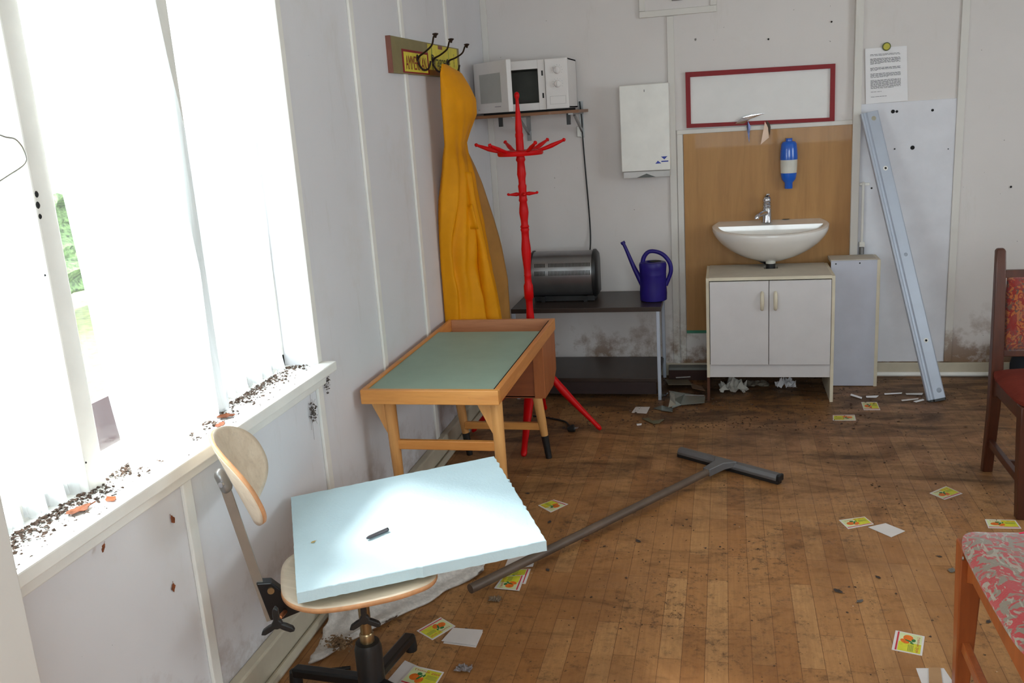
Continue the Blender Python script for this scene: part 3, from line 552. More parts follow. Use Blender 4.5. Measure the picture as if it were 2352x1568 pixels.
for k in range(4):
    a = R(90*k+18); d = Vector((math.cos(a), math.sin(a), 0)); o_ = Vector((sx_, sy_, 1.188)); m = MB()
    m.tube([o_+d*.014, o_+d*.03, o_+d*.045, o_+d*.06, o_+d*.068+Vector((0, 0, .002)), o_+d*.074+Vector((0, 0, .003))], [.006, .0095, .007, .0045, .007, .003], 12); m.build('small_peg', RED, S)
for fx, fy in ((-.921, 3.868), (-.61, 4.249), (-.95, 4.55), (-1.255, 4.19)):
    f_ = Vector((fx, fy, 0)); o_ = Vector((sx_, sy_, 0)); d = f_-o_; d.z = 0; m = MB()
    m.tube([o_+d*.06+Vector((0, 0, .37)), o_+d*.25+Vector((0, 0, .30)), o_+d*.45+Vector((0, 0, .215)), o_+d*.7+Vector((0, 0, .12)), o_+d*.88+Vector((0, 0, .055)), o_+d*.97+Vector((0, 0, .022)), o_+d*1.0+Vector((0, 0, .010))], [.017, .020, .0245, .018, .014, .0155, .009], 14, flat=.8); m.build('leg', RED, S, smooth=50)

# ------------------------------------------------------------------ low dark shelf unit, heater, watering can
U = thing('shelf_unit', 'low black-brown two-tier shelf with steel legs against the back wall', 'shelf', (-.75, 4.97, 0))
m = MB(); m.box(-1.15, -.335, 4.75, 5.20, .493, .518); m.build('top_board', DARKW, U, smooth=0, bevel=.002)
m = MB(); m.box(-1.135, -.355, 4.76, 5.20, .10, .122); m.build('lower_board', DARKW, U, smooth=0, bevel=.002)
for x in (-1.138, -.352):
    for y in (4.762, 5.185): m = MB(); m.box(x-.009, x+.009, y-.009, y+.009, 0, .493); m.build('leg', METP, U, smooth=0, bevel=.002)
m = MB(); m.box(-1.12, -.37, 4.765, 4.775, .03, .10); m.build('front_board', plain('dark_maroon_board', (44, 26, 24), .6), U, smooth=0)
m = MB(); m.box(-.325, -.105, 5.13, 5.19, 0, .06); LB = m.build('loose_board', plain('dark_rotten_board', (58, 34, 28), .8, dirt=.3), smooth=0); tag(LB, 'dark brown loose board on the floor at the wall between shelf and cabinet', 'board')
m = MB(); m.box(-.325, -.105, 5.13, 5.19, .06, .075); m.build('grey_top', plain('grey_edge', (110, 112, 108), .7, dirt=.3), LB, smooth=0)
HT = thing('heater', 'silver rounded electric heater with black ends on the dark shelf', 'heater', (-.87, 4.97, .518))
def hprof(s=1.0, dz=0):
    pts = [(5.08, .545), (5.08, .74), (5.06, .775), (5.02, .792), (4.985, .795), (4.945, .787), (4.915, .77), (4.892, .74), (4.88, .70), (4.877, .66), (4.885, .62), (4.905, .58), (4.93, .555), (4.96, .545)]
    return [(4.98+(y-4.98)*s, .668+(z-.668)*s) for y, z in pts]
m = MB(); m.loft([[Vector((x, y, z)) for y, z in hprof()] for x in (-1.05, -.715)]); m.build('casing', SILVER, HT, smooth=40)
for x0, x1 in ((-1.068, -1.05), (-.715, -.690)): m = MB(); m.loft([[Vector((x, y, z)) for y, z in hprof(s)] for x, s in ((x0, .93 if x0 < -1 else 1.045), ((x0+x1)/2, 1.045), (x1, 1.045 if x0 < -1 else .93))]); m.build('end_cap', BLACK, HT, smooth=50)
def hsurf(z):
    pr = sorted((z_, y_) for y_, z_ in hprof()[4:]); return interp(pr, z)
m = MB()
for z0, z1 in ((.676, .702), (.722, .742)):
    for k in range(40):
        x = -1.03+k*.0078
        if 8 <= k <= 9: continue
        y0, y1 = hsurf(z0), hsurf(z1); a = Vector((x, y0-.0012, z0)); b = Vector((x, y1-.0012, z1)); m.bar(a, b, .0038, .002, (0, -1, .2))
m.build('vent_slots', SLOT, HT, smooth=0)
for x in (-1.0, -.76): m = MB(); m.box(x-.01, x+.01, 4.92, 5.06, .518, .55); m.build('foot', BLACK, HT, smooth=0)
m = MB(); m.box(-1.05, -.71, 4.93, 5.07, .522, .55); m.build('base', BLACK, HT, smooth=0)
WC = thing('watering_can', 'violet-blue plastic watering can at the right end of the dark shelf', 'watering can', (-.385, 4.93, .518)); o_ = Vector((-.385, 4.93, 0))
m = MB(); m.lathe([(.066, .519), (.072, .522), (.074, .56), (.0715, .60), (.071, .66), (.072, .665), (.071, .67), (.0735, .70), (.0745, .715), (.07, .728), (.05, .733), (.035, .731), (.034, .70)], Matrix.Translation(o_), 32, sx=1.0, sy=.95); m.build('can_body', PURPLE, WC, smooth=50)
m = MB(); m.tube([(-.425, 4.93, .58), (-.455, 4.93, .635), (-.49, 4.93, .71), (-.525, 4.93, .80), (-.542, 4.93, .838)], [.026, .019, .014, .011, .0105], 16, flat=.85); m.tube([(-.539, 4.93, .832), (-.545, 4.93, .845)], [.0125, .0125], 14); m.build('spout', PURPLE, WC)
m = MB(); m.tube([(-.44, 4.93, .715), (-.432, 4.93, .755), (-.405, 4.93, .785), (-.365, 4.93, .785), (-.325, 4.93, .765), (-.295, 4.93, .725), (-.288, 4.93, .68), (-.30, 4.93, .64), (-.318, 4.93, .60)], [.013, .012, .011, .011, .0115, .0115, .0115, .011, .012], 14); m.build('handle', PURPLE, WC)
m = MB(); m.lathe([(.033, .7325), (.032, .7335)], Matrix.Translation(o_+Vector((.015, 0, 0))), 20); m.build('opening', SLOT, WC)

# ------------------------------------------------------------------ microwave on wall shelf
SH = thing('wall_shelf', 'narrow wooden wall shelf on metal brackets under the microwave', 'shelf', (-1.03, 5.05, 1.545))
m = MB(); m.box(-1.312, -.745, 4.88, YB, 1.540, 1.556); m.build('shelf_board', wood('dark_edge_board', (122, 78, 46), (140, 94, 58), 0), SH, smooth=0, bevel=.001)
for x in (-1.09, -.785):
    m = MB(); m.box(x-.012, x+.012, 4.86, YB-.004, 1.532, 1.540); m.box(x-.012, x+.012, YB-.006, YB, 1.40, 1.6); m.bar((x, 4.98, 1.532), (x, YB-.006, 1.44), .016, .01, (1, 0, 0)); m.build('bracket', BRACK, SH, smooth=0)
for px, py in ((1150, 284), (1306, 279)): c = P(px, py, 1, 4.87); m = MB(); m.box(c.x-.01, c.x+.01, 4.865, 4.885, c.z-.016, 1.54); m.build('bracket_end', BLACK, SH, smooth=0)
m = MB(); m.box(-.812, -.79, YB-.014, YB-.006, 1.405, 1.465); m.build('bracket_plate', DULLM, SH, smooth=0, bevel=.002)
MW = thing('microwave', 'white microwave with its door ajar on the wall shelf', 'microwave', (-1.04, 5.05, 1.556))
X0, X1, Y0, Y1, Z0, Z1 = -1.285, -.80, 4.93, 5.215, 1.567, 1.825
m = MB(); m.box(X0, X1, Y0+.004, Y1, Z1-.012, Z1); m.box(X0, X1, Y0+.004, Y1, Z0, Z0+.012); m.box(X0, X0+.012, Y0+.004, Y1, Z0, Z1); m.box(X1-.015, X1, Y0+.004, Y1, Z0, Z1); m.box(X0, X1, Y1-.01, Y1, Z0, Z1); m.build('casing', MWHITE, MW, smooth=0, bevel=.003)
m = MB(); m.box(X0, -1.235, Y0, Y0+.012, Z0, Z1); m.box(-.962, -.925, Y0, Y0+.012, Z0, Z1); m.box(-1.235, -.962, Y0, Y0+.012, Z1-.045, Z1); m.box(-1.235, -.962, Y0, Y0+.012, Z0, Z0+.038); m.build('door_surround', MWHITE, MW, smooth=0, bevel=.002)
m = MB(); m.box(-1.235, -.962, Y0+.24, Y0+.245, Z0+.02, Z1-.03); m.box(-1.24, -1.235, Y0+.01, Y0+.24, Z0+.03, Z1-.04); m.box(-.962, -.957, Y0+.01, Y0+.24, Z0+.03, Z1-.04); m.box(-1.24, -.96, Y0+.01, Y0+.24, Z0+.033, Z0+.037); m.box(-1.24, -.96, Y0+.01, Y0+.24, Z1-.046, Z1-.04); m.build('oven_cavity', MCAV, MW, smooth=0)
CP = None; m = MB(); m.box(-.922, X1, Y0-.012, Y0+.012, Z0, Z1); CP = m.build('control_panel', MWHITE, MW, smooth=0, bevel=.005)
for z in (1.765, 1.695):
    m = MB(); m.lathe([(.02, 0), (.0195, .006), (.016, .012)], Matrix.Translation((-.855, Y0-.012, z))@Matrix.Rotation(R(90), 4, 'X'), 24); m.box(-.858, -.852, Y0-.036, Y0-.02, z-.017, z+.017); m.build('dial', MWHITE, CP, bevel=.002)
m = MB()
for z in (1.765, 1.695):
    for k in range(9): a = R(-120+30*k); m.box(-.855+.027*math.sin(a)-.001, -.855+.027*math.sin(a)+.001, Y0-.0126, Y0-.0118, z+.027*math.cos(a)-.001, z+.027*math.cos(a)+.001)
m.box(-.90, -.815, Y0-.0126, Y0-.0118, 1.632, 1.6328); m.box(-.90, -.815, Y0-.0126, Y0-.0118, 1.592, 1.5928); m.box(-.90, -.8992, Y0-.0126, Y0-.0118, 1.592, 1.632); m.box(-.8158, -.815, Y0-.0126, Y0-.0118, 1.592, 1.632); m.build('panel_marks', plain('grey_ink', (120, 118, 116), .6), CP, smooth=0)
for z in (1.755, 1.64): m = MB(); m.box(-.942, -.934, Y0-.001, Y0+.001, z-.013, z+.013); m.build('latch_slot', SLOT, MW, smooth=0)
DM = Matrix.Translation((X0, Y0, 0))@Matrix.Rotation(R(-45), 4, 'Z')
m = MB(); m.box(0, .335, -.032, -.003, Z0, Z1, DM); dr = m.build('door', MWHITE, MW, smooth=0, bevel=.004)
m = MB(); m.box(.06, .27, -.0335, -.0315, Z0+.05, Z1-.06, DM); m.build('door_window', MWIN, dr, smooth=0)
m = MB(); m.box(.20, .26, -.0332, -.0318, Z0+.028, Z0+.031, DM); m.box(.03, .045, -.0332, -.0318, Z0+.018, Z0+.021, DM); m.build('door_print', plain('grey_print', (150, 140, 150), .6), dr, smooth=0)
m = MB(); m.box(X0+.01, X1-.01, Y0+.01, Y1-.02, 1.556, 1.567); m.build('base', SLOT, MW, smooth=0)
m = MB(); m.tube([(-.79, YB-.012, 1.60), (-.782, YB-.01, 1.50), (-.782, YB-.006, 1.40), (-.774, YB-.006, 1.2), (-.768, YB-.006, 1.07), (-.762, YB-.006, .9), (-.762, YB-.02, .80), (-.765, YB-.06, .74)], .004, 8); tag(m.build('power_cable', BLACKM), 'dark power cable running down the back wall from microwave to heater', 'cable')

# ------------------------------------------------------------------ wall things
HC = thing('wall_hatch', 'white framed hatch high on the back wall at the top edge', 'hatch', (-.24, YB, 2.1))
m = MB(); m.box(-.445, -.035, YB-.02, YB, 2.012, 2.045); m.box(-.445, -.412, YB-.02, YB, 2.0455, 2.33); m.box(-.07, -.035, YB-.02, YB, 2.0455, 2.33); m.box(-.445, -.035, YB-.02, YB, 2.3305, 2.36); m.build('frame', TRIM, HC, smooth=0, bevel=.003)
m = MB(); m.box(-.412, -.07, YB-.010, YB, 2.045, 2.33); hp = m.build('hatch_panel', WALLB, HC, smooth=0); m = MB(); m.box(-.27, -.21, YB-.022, YB-.010, 2.085, 2.10); m.build('latch', BRACK, hp, bevel=.003)
TD = thing('towel_dispenser', 'white metal paper towel dispenser with blue logo on the back wall', 'dispenser', (-.42, YB-.07, 1.165))
m = MB(); m.box(-.555, -.29, YB-.125, YB, 1.205, 1.665); m.build('cover', TRIMW, TD, smooth=0, bevel=.004)
m = MB(); m.box(-.548, -.293, YB-.115, YB, 1.168, 1.203); m.build('towel_tray', plain('grey_white_tray', (196, 194, 192), .4), TD, smooth=0, bevel=.003)
m = MB(); m.prism([(-.475, YB-.1155, 1.169), (-.37, YB-.1155, 1.169), (-.42, YB-.1155, 1.190)], (0, -.001, 0)); m.build('towel_slot', plain('slot_grey', (90, 94, 92), .6), TD, smooth=0)
m = MB(); yy = YB-.1262
def tri(px): m.prism([Vector((P(*p, 1, yy).x, yy, P(*p, 1, yy).z)) for p in px], (0, .001, 0))
tri([(1518, 359.5), (1533, 358.5), (1526, 366)]); tri([(1505, 376), (1519, 375), (1511, 369)]); tri([(1519, 369.3), (1535, 368.3), (1535, 371), (1519, 372)]); m.build('logo', LBLUE, TD, smooth=0)
m = MB(); m.box(-.422, -.419, yy, yy+.001, 1.625, 1.637); m.build('keyhole', SLOT, TD, smooth=0)
RF = MB(); yy = YB-.02
o4 = [P(1574, 166, 1, yy), P(1919, 146, 1, yy), P(1917, 278, 1, yy), P(1577, 294, 1, yy)]; i4 = [P(1585, 177, 1, yy), P(1908, 157, 1, yy), P(1906, 270, 1, yy), P(1587, 284.5, 1, yy)]
for k in range(4): RF.prism([o4[k], o4[(k+1) % 4], i4[(k+1) % 4], i4[k]], (0, .018, 0))
RF_ = thing('mirror_frame', 'empty dark red rectangular frame on the wall above the washbasin', 'frame', (.18, YB, 1.41)); RF.build('frame_rail', REDF, RF_, smooth=0)  # emptied mirror frame, its glass is gone
m = MB(); m.prism([p+Vector((0, .014, 0)) for p in i4], (0, .004, 0)); m.build('backing', plain('clean_white_backing', (228, 226, 224), .5, var=.03, dirt=.05), RF_, smooth=0)
def shard(label, pts, y, mat, dy=0, grp=None, name='mirror_shard'):
    m = MB(); q = [P(px, py, 1, y+dy*i) for i, (px, py) in enumerate(pts)]; m.prism(q, (0, .003, 0)); return tag(m.build(name, mat, smooth=0), label, 'shard', grp)
shard('silver curved mirror sliver stuck over the lower rail of the red frame', [(1688, 284), (1705, 270), (1725, 264), (1757, 260), (1740, 267), (1722, 274), (1708, 284)], YB-.03, MIRR, .001)
shard('thin dark blue pointed mirror shard hanging below the red frame', [(1718, 278), (1724, 290), (1722, 305), (1721, 330), (1717, 305), (1715, 290)], YB-.032, plain('blue_mirror', (90, 96, 130), .15, .8), .001)
shard('peach white pointed card shard hanging below the red frame', [(1757, 279), (1764, 293), (1766, 316), (1747, 332)], YB-.034, PINKP, .002)
shard('small dark jagged shard behind the peach pointed shard', [(1760, 276), (1768, 284), (1770, 292), (1768, 312), (1765, 300)], YB-.026, plain('dark_glue', (70, 58, 44), .7), 0)
SB = thing('splash_board', 'light wood veneer splash board behind the washbasin', 'board', (.22, YB, .26))
m = MB(); m.box(-.222, .664, YB-.013, YB-.001, .272, 1.386); m.build('veneer_panel', PANELW, SB, smooth=0, bevel=.001); m = MB(); m.box(-.222, .664, YB-.014, YB-.001, .255, .272); m.build('bottom_edge', TEAL, SB, smooth=0)
SD = thing('soap_dispenser', 'blue wall soap dispenser with milky middle on the wood board', 'soap dispenser', (.335, YB-.05, 1.07)); T = Matrix.Translation((.336, YB-.052, 0))
def sp(prof, name, mat, sy=.85): m = MB(); m.lathe(prof, T, 28, sy=sy); return m.build(name, mat, SD, smooth=50)
sp([(.018, 1.335), (.017, 1.332), (.018, 1.318), (.028, 1.315)][::-1], 'top_cap', BLUE); sp([(.045, 1.222), (.0455, 1.235), (.044, 1.27), (.040, 1.305), (.033, 1.316), (.02, 1.320)], 'upper_body', BLUE)
sp([(.042, 1.152), (.044, 1.19), (.045, 1.222)], 'soap_window', MILKY); sp([(.024, 1.103), (.036, 1.118), (.040, 1.135), (.042, 1.152)], 'lower_body', BLUE); sp([(.0195, 1.068), (.021, 1.07), (.021, 1.100), (.024, 1.103)], 'push_nozzle', BLUE)
m = MB(); m.box(.31, .36, YB-.02, YB-.012, 1.12, 1.30); m.build('back_plate', BLUE, SD, smooth=0)

# washbasin
WB = thing('washbasin', 'white ceramic washbasin with rounded front on the wood board', 'washbasin', (.235, 5.05, .68)); by = YB-.0145; bc = .236
HWB, HWM = .27, .30
def outl(k, s=1.0, d=1.0, n=48):      # D-shaped outline: straight back, full rounded front
    t = math.pi*k/n; x = -math.cos(t); y = math.sin(t)**.72
    return x, y
def basin_ring(hw, dep, z, yb=by, n=48, zf=0):
    r = []
    for k in range(n+1):
        t = math.pi*k/n; x = -math.cos(t); y = max(0, math.sin(t))**.62; xw = hw*(x*(1 if y > .2 else .92+.08*y/.2)); r.append(Vector((bc+xw, yb-dep*y, z-.03*y)))
    for k in range(1, 12): r.append(Vector((bc+hw*.92-2*hw*.92*k/12, yb, z)))
    return r
ZT = .895; rings = []
for t, w_, d_, z in ((0, .30, .375, ZT), (0, .308, .385, ZT-.006), (0, .309, .387, ZT-.02), (0, .300, .375, ZT-.045), (0, .275, .345, ZT-.08), (0, .235, .305, ZT-.115), (0, .185, .26, ZT-.145), (0, .12, .21, ZT-.167), (0, .055, .165, ZT-.175)): rings.append(basin_ring(w_, d_, z))
inner = [basin_ring(.292, .366, ZT+.002), ]
m = MB(); R1 = rings[::-1]+inner
bowl = []
for s_, z in ((1, ZT-.002), (.975, ZT-.02), (.93, ZT-.05), (.82, ZT-.085), (.6, ZT-.115), (.3, ZT-.125)):
    r = []
    for p in inner[0]:
        c0 = Vector((bc, by-.225, 0)); q = Vector((p.x, min(p.y, by-.115), 0)); q = Vector((bc+(q.x-bc)*.945, c0.y+(q.y-c0.y)*.94, 0)); q = c0+(q-c0)*s_; q.z = z-.03*min(1, max(0, (by-q.y)/.366)); r.append(q)
    bowl.append(r)
m.loft(R1+bowl); WBO = m.build('basin', CERAM, WB, smooth=45)
m = MB(); m.lathe([(.012, 0), (.0125, .002), (.008, .003)], Matrix.Translation((bc-.04, by-.117, ZT-.03))@Matrix.Rotation(R(80), 4, 'X'), 18); m.build('overflow_ring', CHROME, WB); m = MB(); m.lathe([(.009, .003), (.008, .0045)], Matrix.Translation((bc-.04, by-.117, ZT-.03))@Matrix.Rotation(R(80), 4, 'X'), 18); m.build('overflow_hole', SLOT, WB)
m = MB(); c = FL(1805, 503, ZT+.003); m.lathe([(.02, 0), (.019, .001)], Matrix.Translation(c), 20, sy=.8); m.build('tap_hole', SLOT, WB)
m = MB(); m.lathe([(.026, .722), (.0255, .70), (.025, .69)], Matrix.Translation((bc, 5.02, 0)), 24); m.build('waste_collar', MILKY, WB); m = MB(); m.lathe([(.0245, .69), (.0245, .635)], Matrix.Translation((bc, 5.02, 0)), 24); m.build('waste_pipe', BLACK, WB)
m = MB(); m.tube([(bc-.02, 5.05, .695), (bc-.05, 5.12, .70), (bc-.07, 5.20, .70)], .018, 12); m.build('trap_pipe', BLACK, WB)
FA = thing('faucet', 'chrome single lever tap standing on the washbasin', 'faucet', (bc-.012, by-.06, ZT)); fx, fy = bc-.014, by-.062; T = Matrix.Translation((fx, fy, 0))
m = MB(); m.lathe([(.029, ZT), (.028, ZT+.006), (.0265, ZT+.012), (.025, ZT+.05), (.0245, ZT+.075), (.021, ZT+.08)], T, 28); m.build('tap_body', CHROME, FA, smooth=50)
m = MB(); m.lathe([(.021, ZT+.08), (.0245, ZT+.084), (.0245, ZT+.09), (.0205, ZT+.093), (.0235, ZT+.098), (.0235, ZT+.103), (.0195, ZT+.107), (.0235, ZT+.112), (.0235, ZT+.122), (.019, ZT+.133), (.014, ZT+.138)], T, 28); m.build('cartridge', CHROME, FA, smooth=40)
m = MB(); m.tube([(fx, fy, ZT+.05), (fx-.02, fy-.035, ZT+.052), (fx-.045, fy-.075, ZT+.048), (fx-.056, fy-.092, ZT+.04), (fx-.058, fy-.096, ZT+.028)], [.018, .0145, .013, .0125, .011], 16); m.build('spout', CHROME, FA)
m = MB(); m.bar((fx-.004, fy+.004, ZT+.140), (fx+.006, fy-.03, ZT+.152), .02, .010); m.build('lever', CHROME, FA, bevel=.004)

# vanity cabinet
V = thing('vanity_cabinet', 'white two-door cabinet with cream handles under the washbasin', 'cabinet', (.22, 4.95, 0)); VX0, VX1, VY0, VY1, VZ = -.10, .537, 4.742, 5.13, .668
m = MB(); m.box(VX0, VX0+.016, VY0, VY1, .132, VZ-.002); sp_ = m.build('side_panel', CREAM, V, smooth=0, bevel=.001); m = MB(); m.box(VX0, VX0+.014, VY0+.004, VY1, 0, .132); m.build('rotten_foot', ROT, sp_, smooth=0)
m = MB(); m.prism([(VX1-.016, VY0, VZ-.002), (VX1-.016, VY0, .0), (VX1-.016, VY0+.03, 0), (VX1-.016, VY1, .0), (VX1-.016, VY1, VZ-.002)], (.016, 0, 0)); m.build('side_panel', CREAM, V, smooth=0, bevel=.001)
m = MB(); hx0, hx1, hy0, hy1 = bc-.036, bc+.036, 4.975, 5.065; z0, z1 = VZ-.016, VZ
m.box(VX0+.016, hx0, VY0, VY1, z0, z1); m.box(hx1, VX1-.016, VY0, VY1, z0, z1); m.box(hx0, hx1, VY0, hy0, z0, z1); m.box(hx0, hx1, hy1, VY1, z0, z1); m.build('top_panel', [CABT], V, smooth=0)
m = MB(); m.box(VX0+.016, VX1-.016, VY0-.001, VY0+.001, z0, z1+.0005); m.build('top_edge', CREAM, V, smooth=0)
m = MB(); m.box(VX0+.016, VX1-.016, VY0+.004, VY0+.02, .133, .205); m.build('plinth_rail', CABW, V, smooth=0, bevel=.001)
m = MB(); m.box(VX0+.016, VX1-.016, VY1-.006, VY1, .133, z0); m.box(VX0+.016, VX1-.016, VY0+.02, VY1, .2, .215); m.build('carcass', CABT, V, smooth=0)
for x0, x1, hx in ((VX0+.019, .2135, .181), (.2165, VX1-.019, .247)):
    m = MB(); m.box(x0, x1, VY0-.012, VY0+.003, .205, .648); d_ = m.build('door', CABW, V, smooth=0, bevel=.0015)
    m = MB(); m.tube([(hx, VY0-.010, .498), (hx, VY0-.024, .505), (hx, VY0-.032, .525), (hx, VY0-.034, .545), (hx, VY0-.032, .565), (hx, VY0-.024, .585), (hx, VY0-.010, .592)], [.006, .009, .010, .0105, .010, .009, .006], 12, flat=.8); m.build('handle', CREAM, d_, smooth=60)
SPN = thing('side_carcass', 'blue-grey laminate cupboard carcass leaning to the right of the white cabinet', 'cupboard', (.65, 5.1, 0))
m = MB(); m.box(.545, .775, 5.02, 5.035, 0.004, .692); m.build('front_panel', GREYP, SPN, smooth=0); m = MB(); m.box(.775, .792, 5.02, 5.19, 0, .694); m.build('edge_panel', CREAM, SPN, smooth=0, bevel=.001); m = MB(); m.box(.545, .775, 5.035, 5.19, .680, .695); m.build('top_panel', CABT, SPN, smooth=0)
m = MB()
for px, py in ((1920, 606), (1975, 604)): c = P(px, py, 1, 5.0195); m.lathe([(.004, 0), (.003, .001)], Matrix.Translation(c)@Matrix.Rotation(R(90), 4, 'X'), 10)
m.build('screw_hole', SLOT, SPN)
PI_ = thing('water_pipe', 'thin white pipe with a valve on the wall right of the washbasin', 'pipe', (.725, YB-.025, .7)); m = MB(); m.tube([(.722, YB-.025, .70), (.722, YB-.025, 1.05), (.72, YB-.02, 1.068), (.702, YB-.02, 1.07)], .007, 12); m.build('pipe_run', TRIMW, PI_)
m = MB(); m.box(.708, .736, YB-.04, YB-.008, .735, .76); m.build('pipe_clip', TRIMW, PI_, smooth=0, bevel=.002); m = MB(); m.lathe([(.013, .695), (.013, .73), (.009, .735)], Matrix.Translation((.722, YB-.03, 0)), 10); m.build('valve', BRACK, PI_)
m = MB(); m.box(.705, .755, YB-.018, YB-.006, 1.062, 1.077); m.build('pipe_bracket', TRIMW, PI_, smooth=0, bevel=.002)

# leaning steel profile
ta = P(1996, 258, 1, 5.165); ba = FL(2152, 921, 0); ba.z = .0; ax = (ta-ba).normalized(); wd = Vector((1, .0, 0)); wd = (wd-ax*wd.dot(ax)).normalized(); wd = (Matrix.Rotation(R(12), 3, ax)@wd); nn = wd.cross(ax).normalized()
if nn.y > 0: nn = -nn
LP = thing('steel_profile', 'long blue-grey steel rail leaning against the right wall panel', 'rail', ba)
def sec(p): return [p+wd*a+nn*b for a, b in ((-.045, -.012), (-.045, .006), (-.036, .010), (-.030, .004), (-.02, .004), (-.014, .012), (.038, .012), (.045, .006), (.045, -.012))]
m = MB(); m.loft([sec(ba+ax*.012), sec(ta)]); m.build('rail_body', METP, LP, smooth=0, bevel=.001)
for t, r, mt in ((.02, .012, METD), (.985, .013, METD)): pass
L_ = (ta-ba).length
for t, r, mt, w2 in ((.035, .013, plain('pressed_ring', (150, 158, 172), .5), .018), (.205, .012, TRIMW, .012), (.80, .012, TRIMW, .012), (.975, .012, plain('pressed_ring_top', (166, 160, 140), .5), .012), (.50, .010, plain('pressed_ring_mid', (160, 168, 182), .5), .012)):
    c = ba+ax*(L_*t)+nn*.0122+wd*w2; q = nn.to_track_quat('Z', 'Y').to_matrix().to_4x4(); m = MB(); m.lathe([(r, 0), (r*.8, .001)], Matrix.Translation(c)@q, 18); ri = m.build('hole_ring', mt, LP)
    if t in (.205, .80): m = MB(); m.lathe([(.006, .0012), (.005, .002)], Matrix.Translation(c)@q, 14); m.build('screw_hole', SLOT, ri)
m = MB(); m.loft([sec(ba+ax*.0), sec(ba+ax*.012)]); m.build('end_plug', BLACK, LP, smooth=0)

# notice and magnet
yy = YB-.0075; NT = thing('notice', 'white printed notice sheet pinned to the upper right wall panel', 'notice', P(2035, 235, 1, yy))
c4 = [P(1987, 112, 1, yy), P(2083, 105, 1, yy), P(2085, 231, 1, yy), P(1989, 239, 1, yy)]
m = MB(); m.prism(c4, (0, .0006, 0)); m.build('paper_sheet', PAPER, NT, smooth=0)
m = MB(); random.seed(5)
def npt(u, v): return c4[0].lerp(c4[1], u).lerp(c4[3].lerp(c4[2], u), v)+Vector((0, -.0008, 0))
rows = [.115, .135, .19, .205, .22, .235, .252, .267, .284, .355, .37, .386, .402, .46, .477, .494, .51, .528, .58, .596, .612, .628, .645, .66, .677, .694, .711, .728, .79, .88]
for v in rows:
    u = .12; end = .84 if v not in (.284, .402, .528, .728, .79, .88) else {.284: .4, .402: .3, .528: .55, .728: .7, .79: .38, .88: .5}[v]
    while u < end-.02:
        w_ = random.uniform(.03, .1); e = min(end, u+w_); h = .0032; m.prism([npt(u, v-h), npt(e, v-h), npt(e, v+h), npt(u, v+h)], (0, -.0002, 0)); u = e+random.uniform(.008, .02)
m.build('printed_lines', INK, NT, smooth=0)
c = P(2036, 107, 1, YB-.0085); m = MB(); m.lathe([(.021, 0), (.021, .005), (.016, .008)], Matrix.Translation(c)@Matrix.Rotation(R(90), 4, 'X'), 24); MG = m.build('rim', plain('grey_green_rim', (100, 108, 60), .4), None)
mg = thing('magnet', 'round yellow magnet holding the notice', 'magnet', c); MG.parent = mg; MG.matrix_parent_inverse = Matrix.Translation(c).inverted(); m = MB(); m.lathe([(.0165, .0075), (.0155, .0095)], Matrix.Translation(c)@Matrix.Rotation(R(90), 4, 'X'), 24); m.build('face', MAGY, mg)

